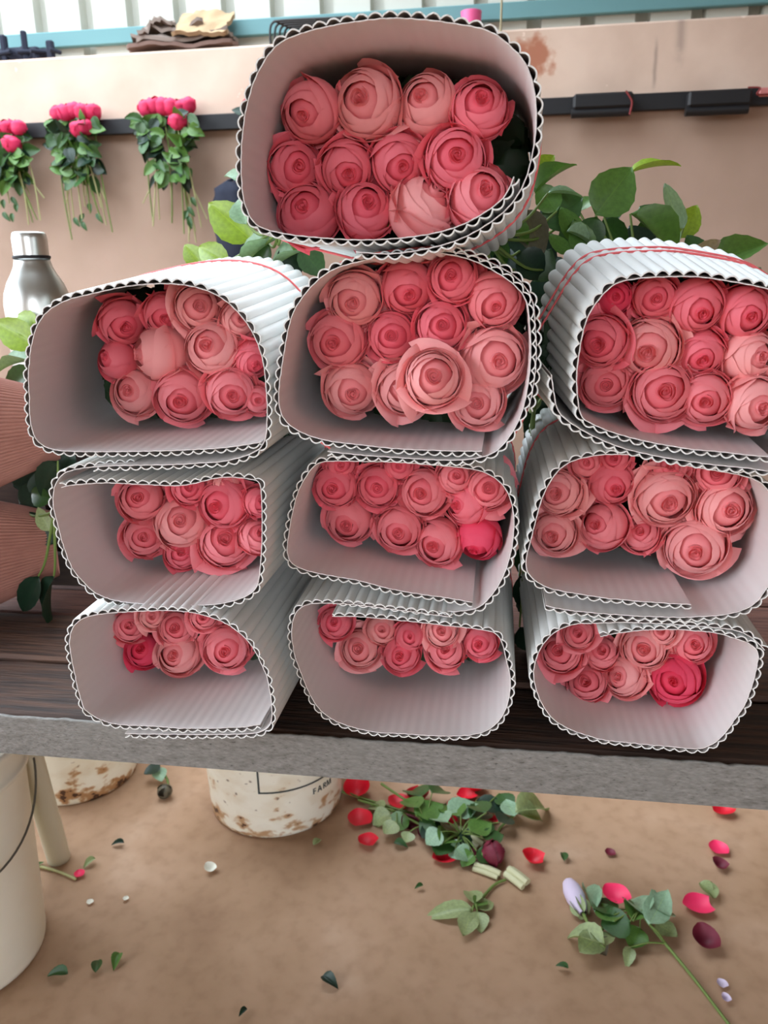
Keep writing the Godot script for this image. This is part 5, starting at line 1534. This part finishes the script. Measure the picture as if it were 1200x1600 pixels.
	rose("wide-open coral pink rose, first from left, upper row, right sleeve of bottom tier", group_j, 2, 0, Vector3(0.0944, 0.8661, -0.0889), 0.0170, Vector3(-0.11, 0.42, 0.9), 1.27)
	rose("wide-open pale pink rose, second from left, upper row, right sleeve of bottom tier", group_j, 2, 1, Vector3(0.1825, 0.8721, -0.0912), 0.0151, Vector3(-0.2, 0.4, 0.89), 1.58)
	rose("wide-open coral pink rose, first from left, middle row, right sleeve of bottom tier", group_j, 2, 0, Vector3(0.0785, 0.8376, -0.0977), 0.0228, Vector3(-0.27, 0.51, 0.82), 2.03)
	rose("half-open coral pink rose, second from left, middle row, right sleeve of bottom tier", group_j, 1, 0, Vector3(0.1212, 0.8389, -0.0989), 0.0188, Vector3(-0.01, 0.58, 0.82), 5.87)
	rose("wide-open pale pink rose, third from left, middle row, right sleeve of bottom tier", group_j, 2, 1, Vector3(0.1673, 0.8518, -0.0956), 0.0241, Vector3(-0.23, 0.21, 0.95), 1.10)
	rose("half-open coral pink rose, fourth from left, middle row, right sleeve of bottom tier", group_j, 1, 0, Vector3(0.2168, 0.857, -0.1), 0.0216, Vector3(0.02, 0.28, 0.96), 0.38)
	rose("wide-open coral pink rose, first from left, lower row, right sleeve of bottom tier", group_j, 2, 0, Vector3(0.1085, 0.8028, -0.0974), 0.0223, Vector3(-0.19, 0.49, 0.85), 2.62)
	rose("loosely cupped pale pink rose, second from left, lower row, right sleeve of bottom tier", group_j, 3, 1, Vector3(0.1489, 0.8157, -0.0928), 0.0228, Vector3(-0.57, 0.29, 0.77), 6.16)
	rose("closed reddish pink rose, third from left, lower row, right sleeve of bottom tier", group_j, 4, 3, Vector3(0.2005, 0.8176, -0.0893), 0.0287, Vector3(-0.26, 0.29, 0.92), 1.52)
	hanging_bunch("bunch of magenta roses hanging on the dark rail, half cut by the left frame edge", Vector3(-2.0253, 1.9045, -2.52), 0.182, 6, 0.42, 1)
	hanging_bunch("bunch of magenta roses hanging on the dark rail, second from left", Vector3(-1.7042, 1.9517, -2.52), 0.169, 7, 0.50, 2)
	hanging_bunch("bunch of magenta roses hanging on the dark rail, nearest left of the topmost sleeve", Vector3(-1.3147, 1.9529, -2.52), 0.201, 8, 0.52, 3)
	hanging_bunch("bunch of magenta roses on the rail, almost hidden behind the topmost sleeve", Vector3(-0.9008, 1.9479, -2.52), 0.172, 6, 0.40, 4)
	rubber_roll("black rubber roll on the dark rail, left one, with red thread round it", Vector3(0.3527, 1.8537, -2.525), Vector2(0.212, 0.079), false)
	rubber_roll("black rubber roll on the dark rail, right one, with a pink tag", Vector3(0.7585, 1.8444, -2.525), Vector2(0.217, 0.081), true)
	card_heap(Vector3(-1.278, 2.134, -2.655), 0.459)
	dark_clutter(Vector3(-1.951, 2.134, -2.655))
	wire_rack(Vector3(-0.907, 2.134, -2.655), 0.356, 0.083)
	pink_cup(Vector3(-0.135, 2.134, -2.655), 0.039, 0.086)
	hanging_cord(Vector3(-0.023, 2.08, -2.566))
	cloth_bag(Vector3(-1.0769, 1.6173, -2.5))
	# litter on the floor under and behind the bench
	loose_petal("large red petal beside the centre bucket, uppermost by the heap", Vector3(-0.3259, 0.003, -0.9451), 0.067, 0.0, M.red, 1)
	loose_petal("red petal with a pale spot, just below the large one by the bucket", Vector3(-0.3022, 0.003, -0.8466), 0.060, 0.4, M.red, 0)
	loose_petal("red petal lying alone right of the bucket's foot", Vector3(-0.2723, 0.003, -0.7692), 0.044, 1.2, M.red, 2)
	loose_petal("round red petal in front of the leaf heap", Vector3(-0.0933, 0.003, -0.739), 0.053, 2.0, M.red, 0)
	loose_petal("maroon petal beside the round red petal, by the heap", Vector3(-0.0293, 0.003, -0.7389), 0.039, 0.5, M.maroon, 1)
	loose_petal("folded red petal with a dark hollow, right end of the heap", Vector3(0.1029, 0.003, -0.7534), 0.046, 1.4, M.red, 1)
	loose_petal("small dark red petal alone on bare floor behind the leafy cutting", Vector3(0.2761, 0.003, -0.8037), 0.023, 0.3, M.maroon, 0)
	loose_petal("coral red petal at the foot of the bench rail, far right", Vector3(0.5606, 0.003, -0.979), 0.050, 2.1, M.red, 2)
	loose_petal("bright red oval petal below the far right one", Vector3(0.5184, 0.003, -0.8464), 0.043, 0.1, M.pink, 0)
	loose_petal("shrivelled maroon petal under the bright oval one", Vector3(0.5064, 0.003, -0.7881), 0.032, 0.9, M.maroon, 1)
	loose_petal("large pink round petal right of the leafy cutting", Vector3(0.4296, 0.003, -0.6624), 0.057, 1.7, M.pink, 0)
	loose_petal("deep red cupped petal nearest the right front corner", Vector3(0.4241, 0.003, -0.5705), 0.051, 0.2, M.maroon, 1)
	loose_petal("bright pink petal caught on the leafy cutting", Vector3(0.2609, 0.035, -0.634), 0.054, 0.6, M.pink, 2)
	loose_petal("red petal under the rail, left part of the heap", Vector3(-0.2181, 0.003, -0.9175), 0.055, 1.1, M.red, 0)
	loose_petal("red petal under the rail, touching its left neighbour in the heap", Vector3(-0.1751, 0.003, -0.9328), 0.055, 2.6, M.red, 1)
	loose_petal("red petal topmost in the heap's middle", Vector3(-0.0683, 0.03, -0.885), 0.056, 0.2, M.red, 0)
	loose_petal("crumpled red petal leaning just under the rail, right of the heap's middle", Vector3(-0.0314, 0.003, -0.9915), 0.052, 2.4, M.red, 1)
	loose_petal("narrow red petal between the heap's topmost petal and its leaves", Vector3(-0.0894, 0.03, -0.831), 0.038, 0.8, M.red, 2)
	loose_petal("tiny red petal scrap at the heap's right rear", Vector3(0.0145, 0.003, -0.8834), 0.025, 1.5, M.red, 0)
	loose_petal("small red petal behind the heap's middle petals", Vector3(-0.0528, 0.003, -0.963), 0.048, 1.9, M.red, 2)
	loose_petal("dark red petal at the left end of the heap", Vector3(-0.1798, 0.003, -0.8317), 0.045, 0.9, M.maroon, 1)
	loose_petal("wine red petal in shade below the heap's stems", Vector3(-0.1355, 0.003, -0.8102), 0.051, 1.2, M.maroon, 0)
	loose_petal("pink scrap of petal by the slanted bench leg", Vector3(-0.8823, 0.003, -0.5903), 0.023, 0.6, M.pink, 2)
	loose_petal("pale pink petal scrap low at the right edge", Vector3(0.4324, 0.003, -0.4787), 0.019, 0.5, M.tissue, 0)
	loose_petal("tiny pale petal scrap in the right front corner", Vector3(0.4306, 0.003, -0.4463), 0.016, 0.5, M.tissue, 1)
	loose_petal("whitish curled petal alone in the middle of the floor", Vector3(-0.6013, 0.003, -0.6393), 0.026, 1.0, M.white, 1)
	loose_petal("small white scrap on the floor, left front", Vector3(-0.8199, 0.003, -0.5181), 0.014, 1.0, M.white, 0)
	loose_petal("tiny white scrap right of the other, left front", Vector3(-0.7488, 0.003, -0.536), 0.012, 1.0, M.white, 2)
	cutting("rose_cutting", "pale green compound leaf of five leaflets lying flat on the floor", Vector3(-0.0282, 0, -0.5955), [
		[Vector3(-0.0244, 0.012, -0.5918), Vector3(-0.1192, 0.006, -0.5691), 0.044, Vector3(0.1, 1, 0.15), 0, 6],
		[Vector3(-0.0195, 0.022, -0.5954), Vector3(-0.0306, 0.013, -0.6539), 0.042, Vector3(0.1, 1, 0.15), 1, 6],
		[Vector3(-0.014, 0.017, -0.5877), Vector3(0.0194, 0.0095, -0.6208), 0.034, Vector3(0.1, 1, 0.15), 0, 6],
		[Vector3(-0.0242, 0.012, -0.585), Vector3(-0.0417, 0.006, -0.5172), 0.044, Vector3(0.1, 1, 0.15), 2, 6],
		[Vector3(-0.0139, 0.012, -0.5863), Vector3(-0.0049, 0.006, -0.5409), 0.042, Vector3(0.1, 1, 0.15), 0, 6],
		[Vector3(-0.0154, 0.022, -0.589), Vector3(-0.0005, 0.013, -0.6287), 0.034, Vector3(0.1, 1, 0.15), 1, 1]], [Vector3(-0.0194, 0.008, -0.6001), Vector3(0.0165, 0.006, -0.6658), Vector3(0.0435, 0.006, -0.6879)])
	cutting("rose_cutting", "crumpled leafy rose cutting with a long green stem, right foreground", Vector3(0.2939, 0, -0.628), [
		[Vector3(0.2185, 0.032, -0.5928), Vector3(0.2116, 0.02, -0.7025), 0.038, Vector3(0.1, 1, 0.15), 3, 3],
		[Vector3(0.253, 0.042, -0.5783), Vector3(0.2178, 0.027, -0.6409), 0.055, Vector3(0.1, 1, 0.15), 0, 0],
		[Vector3(0.2815, 0.042, -0.5658), Vector3(0.2271, 0.027, -0.5585), 0.070, Vector3(0.1, 1, 0.15), 2, 0],
		[Vector3(0.3149, 0.042, -0.5862), Vector3(0.2904, 0.027, -0.6589), 0.063, Vector3(0.1, 1, 0.15), 3, 3],
		[Vector3(0.3303, 0.042, -0.6046), Vector3(0.3742, 0.027, -0.6347), 0.066, Vector3(0.1, 1, 0.15), 3, 3],
		[Vector3(0.336, 0.022, -0.5936), Vector3(0.3705, 0.013, -0.5629), 0.043, Vector3(0.1, 1, 0.15), 2, 6],
		[Vector3(0.3022, 0.022, -0.5732), Vector3(0.2785, 0.013, -0.5327), 0.050, Vector3(0.1, 1, 0.15), 0, 1],
		[Vector3(0.2508, 0.042, -0.5619), Vector3(0.2335, 0.027, -0.6118), 0.057, Vector3(0.1, 1, 0.15), 2, 1],
		[Vector3(0.3155, 0.047, -0.557), Vector3(0.3655, 0.0305, -0.6557), 0.054, Vector3(0.1, 1, 0.15), 2, 3],
		[Vector3(0.2876, 0.042, -0.5666), Vector3(0.3149, 0.027, -0.6531), 0.055, Vector3(0.1, 1, 0.15), 1, 1],
		[Vector3(0.2787, 0.012, -0.5337), Vector3(0.2672, 0.006, -0.4938), 0.025, Vector3(0.1, 1, 0.15), 1, 6]], [Vector3(0.307, 0.03, -0.6062), Vector3(0.3467, 0.012, -0.55), Vector3(0.3846, 0.006, -0.4807), Vector3(0.4228, 0.005, -0.3931)])
	cutting("rose_cutting", "wilted grey-green leaf clump left of the leafy cutting's stem", Vector3(0.2039, 0, -0.5547), [
		[Vector3(0.2265, 0.037, -0.5097), Vector3(0.1585, 0.0235, -0.5534), 0.048, Vector3(0.1, 1, 0.15), 3, 6],
		[Vector3(0.2243, 0.032, -0.5373), Vector3(0.179, 0.02, -0.4951), 0.054, Vector3(0.1, 1, 0.15), 2, 6],
		[Vector3(0.2265, 0.032, -0.5072), Vector3(0.223, 0.02, -0.5716), 0.048, Vector3(0.1, 1, 0.15), 1, 6],
		[Vector3(0.2121, 0.022, -0.5305), Vector3(0.2342, 0.013, -0.512), 0.044, Vector3(0.1, 1, 0.15), 3, 4]], [Vector3(0.2429, 0.02, -0.5839), Vector3(0.22, 0.02, -0.5459), Vector3(0.2067, 0.008, -0.5285)])
	cutting("rose_cutting", "curled olive leaf at the right end of the heap under the rail", Vector3(0.0918, 0, -0.9447), [
		[Vector3(0.0673, 0.042, -0.8669), Vector3(0.1553, 0.027, -0.9457), 0.066, Vector3(0.1, 1, 0.15), 3, 6],
		[Vector3(0.0708, 0.032, -0.8758), Vector3(0.1376, 0.02, -0.8951), 0.060, Vector3(0.1, 1, 0.15), 3, 6],
		[Vector3(0.0662, 0.032, -0.8683), Vector3(0.0446, 0.02, -0.9293), 0.054, Vector3(0.1, 1, 0.15), 2, 3]], [Vector3(0.0716, 0.02, -0.8964), Vector3(0.0371, 0.006, -0.8638), Vector3(0.0267, 0.005, -0.8412)])
	cutting("rose_cuttings", "heap of green rose tops and stems in the middle under the rail", Vector3(-0.1066, 0, -0.8653), [
		[Vector3(-0.1806, 0.022, -0.8393), Vector3(-0.2386, 0.013, -0.8162), 0.061, Vector3(0.1, 1, 0.15), 0, 1],
		[Vector3(-0.1626, 0.052, -0.8139), Vector3(-0.1075, 0.034, -0.8749), 0.068, Vector3(0.1, 1, 0.15), 2, 1],
		[Vector3(-0.1177, 0.042, -0.8098), Vector3(-0.153, 0.027, -0.7911), 0.068, Vector3(0.1, 1, 0.15), 0, 0],
		[Vector3(-0.0901, 0.052, -0.839), Vector3(-0.0241, 0.034, -0.8851), 0.069, Vector3(0.1, 1, 0.15), 2, 3],
		[Vector3(-0.0596, 0.052, -0.8266), Vector3(-0.1092, 0.034, -0.8989), 0.068, Vector3(0.1, 1, 0.15), 0, 1],
		[Vector3(-0.0375, 0.042, -0.831), Vector3(0.0138, 0.027, -0.8991), 0.059, Vector3(0.1, 1, 0.15), 1, 0],
		[Vector3(-0.0863, 0.022, -0.7839), Vector3(-0.1111, 0.013, -0.729), 0.058, Vector3(0.1, 1, 0.15), 2, 0],
		[Vector3(-0.0416, 0.022, -0.7576), Vector3(-0.0836, 0.013, -0.7426), 0.057, Vector3(0.1, 1, 0.15), 0, 3],
		[Vector3(-0.02, 0.027, -0.7439), Vector3(0.0156, 0.0165, -0.7306), 0.051, Vector3(0.1, 1, 0.15), 1, 0],
		[Vector3(-0.0067, 0.042, -0.7689), Vector3(0.0364, 0.027, -0.7972), 0.049, Vector3(0.1, 1, 0.15), 2, 0],
		[Vector3(0.0002, 0.042, -0.7804), Vector3(0.0023, 0.027, -0.8554), 0.035, Vector3(0.1, 1, 0.15), 0, 0],
		[Vector3(-0.1756, 0.022, -0.7946), Vector3(-0.1818, 0.013, -0.7703), 0.035, Vector3(0.1, 1, 0.15), 0, 6],
		[Vector3(-0.2288, 0.022, -0.8568), Vector3(-0.268, 0.013, -0.8286), 0.055, Vector3(0.1, 1, 0.15), 1, 6],
		[Vector3(-0.1559, 0.042, -0.8996), Vector3(-0.1947, 0.027, -0.9669), 0.078, Vector3(0.1, 1, 0.15), 1, 0],
		[Vector3(-0.0984, 0.032, -0.7488), Vector3(-0.0658, 0.02, -0.8108), 0.063, Vector3(0.1, 1, 0.15), 3, 1],
		[Vector3(-0.025, 0.032, -0.9169), Vector3(0.0444, 0.02, -0.8978), 0.056, Vector3(0.1, 1, 0.15), 0, 7],
		[Vector3(-0.2457, 0.022, -0.8667), Vector3(-0.29, 0.013, -0.8977), 0.046, Vector3(0.1, 1, 0.15), 1, 6],
		[Vector3(0.0288, 0.032, -0.9484), Vector3(0.0596, 0.02, -0.9069), 0.057, Vector3(0.1, 1, 0.15), 2, 0],
		[Vector3(-0.0268, 0.022, -0.7389), Vector3(-0.0538, 0.013, -0.716), 0.043, Vector3(0.1, 1, 0.15), 3, 1],
		[Vector3(-0.1472, 0.032, -0.8077), Vector3(-0.1009, 0.02, -0.7846), 0.065, Vector3(0.1, 1, 0.15), 2, 7],
		[Vector3(-0.0582, 0.027, -0.8029), Vector3(-0.0135, 0.0165, -0.7784), 0.068, Vector3(0.1, 1, 0.15), 1, 7],
		[Vector3(-0.1569, 0.062, -0.8315), Vector3(-0.2023, 0.041, -0.8953), 0.060, Vector3(0.1, 1, 0.15), 0, 1],
		[Vector3(-0.0869, 0.062, -0.7878), Vector3(-0.1324, 0.041, -0.8436), 0.058, Vector3(0.1, 1, 0.15), 1, 3],
		[Vector3(-0.0356, 0.052, -0.7741), Vector3(0.007, 0.034, -0.8242), 0.055, Vector3(0.1, 1, 0.15), 2, 1],
		[Vector3(-0.1006, 0.042, -0.7787), Vector3(-0.1349, 0.027, -0.7546), 0.055, Vector3(0.1, 1, 0.15), 0, 3],
		[Vector3(-0.0011, 0.062, -0.8321), Vector3(-0.0401, 0.041, -0.9028), 0.059, Vector3(0.1, 1, 0.15), 0, 0],
		[Vector3(-0.0667, 0.032, -0.7423), Vector3(-0.0333, 0.02, -0.7243), 0.048, Vector3(0.1, 1, 0.15), 1, 3],
		[Vector3(-0.2075, 0.032, -0.8116), Vector3(-0.2332, 0.02, -0.779), 0.045, Vector3(0.1, 1, 0.15), 2, 6],
		[Vector3(0.0287, 0.042, -0.8278), Vector3(0.059, 0.027, -0.8739), 0.050, Vector3(0.1, 1, 0.15), 0, 7],
		[Vector3(-0.1316, 0.062, -0.8874), Vector3(-0.0971, 0.041, -0.9512), 0.061, Vector3(0.1, 1, 0.15), 1, 0]], [Vector3(-0.3164, 0.01, -0.9111), Vector3(-0.2139, 0.02, -0.8613), Vector3(-0.1408, 0.02, -0.8194), Vector3(-0.058, 0.02, -0.8008)])
	cutting("bare_rose_twig", "thin bare rose stems fanned out at the left of the heap", Vector3(-0.2355, 0, -0.9045), [
		[Vector3(-0.2477, 0.017, -0.8803), Vector3(-0.2549, 0.0095, -0.8232), 0.028, Vector3(0.1, 1, 0.15), 1, 6]], [Vector3(-0.3758, 0.006, -0.9479), Vector3(-0.2836, 0.012, -0.9073), Vector3(-0.1844, 0.014, -0.8728), Vector3(-0.1064, 0.02, -0.8604)])
	cutting("bare_rose_twig", "bent bare stem crossing over the red petals under the rail", Vector3(-0.2093, 0, -0.9505), [
		[Vector3(-0.1685, 0.032, -0.8701), Vector3(-0.1408, 0.02, -0.8703), 0.025, Vector3(0.1, 1, 0.15), 0, 6]], [Vector3(-0.2646, 0.03, -0.9542), Vector3(-0.2033, 0.03, -0.9027), Vector3(-0.1498, 0.025, -0.8673)])
	cutting("withered_cutting", "teal withered leaf with a dry bud, left of the centre bucket", Vector3(-0.8625, 0, -0.9514), [
		[Vector3(-0.8481, 0.042, -0.9483), Vector3(-0.8786, 0.027, -0.9189), 0.040, Vector3(0.1, 1, 0.15), 2, 7],
		[Vector3(-0.8559, 0.032, -0.9479), Vector3(-0.8313, 0.02, -0.9128), 0.040, Vector3(0.1, 1, 0.15), 0, 3]], [Vector3(-0.8507, 0.03, -0.9515), Vector3(-0.818, 0.012, -0.9204), Vector3(-0.8035, 0.008, -0.8695)])
	cutting("dry_twig", "twig lying on the floor at the foot of the slanted leg", Vector3(-0.9377, 0, -0.5966), [
		[Vector3(-0.982, 0.012, -0.597), Vector3(-0.9861, 0.006, -0.6177), 0.014, Vector3(0.1, 1, 0.15), 0, 0]], [Vector3(-0.9982, 0.006, -0.602), Vector3(-0.9332, 0.006, -0.5902), Vector3(-0.8816, 0.006, -0.5734)])
	cutting("leaf_scrap", "small folded leaf near the right edge below the petals", Vector3(0.4649, 0, -0.7199), [
		[Vector3(0.444, 0.022, -0.7109), Vector3(0.4725, 0.013, -0.6885), 0.032, Vector3(0.1, 1, 0.15), 3, 6],
		[Vector3(0.4733, 0.017, -0.7239), Vector3(0.4677, 0.0095, -0.6776), 0.024, Vector3(0.1, 1, 0.15), 2, 6]], [Vector3(0.4583, 0.006, -0.7215), Vector3(0.4684, 0.006, -0.71)])
	leaf_scrap("small yellow-green leaf scrap right of the slanted leg", Vector3(-0.876, 0.004, -0.6237), 0.030, 2.00, 6)
	leaf_scrap("dark leaf scrap alone left of the heap, below the rail", Vector3(-0.1933, 0.004, -0.7671), 0.034, 0.20, 0)
	leaf_scrap("tiny dark leaf scrap between heap and five-leaflet leaf", Vector3(-0.1383, 0.004, -0.643), 0.019, 2.50, 0)
	leaf_scrap("small green leaf scrap right of the folded red petal", Vector3(0.1725, 0.004, -0.7751), 0.030, 4.70, 0)
	leaf_scrap("green leaf scrap on bare floor, left foreground", Vector3(-0.6927, 0.004, -0.3826), 0.034, 1.40, 1)
	leaf_scrap("darker leaf scrap beside the left foreground one", Vector3(-0.7235, 0.004, -0.3669), 0.033, 4.40, 0)
	leaf_scrap("withered leaf scrap by the left bucket's foot", Vector3(-0.7886, 0.004, -0.3398), 0.039, 3.00, 0)
	leaf_scrap("dark leaf scrap in the middle foreground", Vector3(-0.2788, 0.004, -0.3887), 0.038, 0.50, 7)
	leaf_scrap("tiny dark scrap in the centre foreground, nearest the camera", Vector3(-0.4174, 0.004, -0.3071), 0.018, 2.00, 7)
	leaf_scrap("leaf scrap below the wilted clump", Vector3(0.1476, 0.004, -0.476), 0.022, 3.30, 0)
	leaf_scrap("grey leaf scrap on the shaded floor behind the bench leg", Vector3(-0.8422, 0.004, -0.6905), 0.027, 2.80, 7)
	leaf_scrap("pale leaf scrap at the centre bucket's right foot", Vector3(-0.3844, 0.004, -0.7518), 0.027, 5.20, 6)
	stem_stub("cut pale green stem stub by the maroon rose head", Vector3(-0.0231, 0.01, -0.7194), Vector3(0.0325, 0.01, -0.6972), 0.010)
	stem_stub("longer pale stem stub right of the wilted leaf", Vector3(0.0503, 0.013, -0.7095), Vector3(0.0888, 0.013, -0.6726), 0.013)
	stem_stub("bundle of pale stems wrapped at the heap's middle", Vector3(-0.1097, 0.013, -0.8644), Vector3(-0.0049, 0.013, -0.7795), 0.013)
	bud("lilac paper-wrapped bud at the left end of the leafy cutting", Vector3(0.1721, 0.018, -0.6905), Vector3(0.1976, 0.018, -0.6))
	fallen_head(Vector3(0.0195, 0.024, -0.7484), Vector3(0.042, 0.006, -0.012))

	for o in protos:
		o.free()
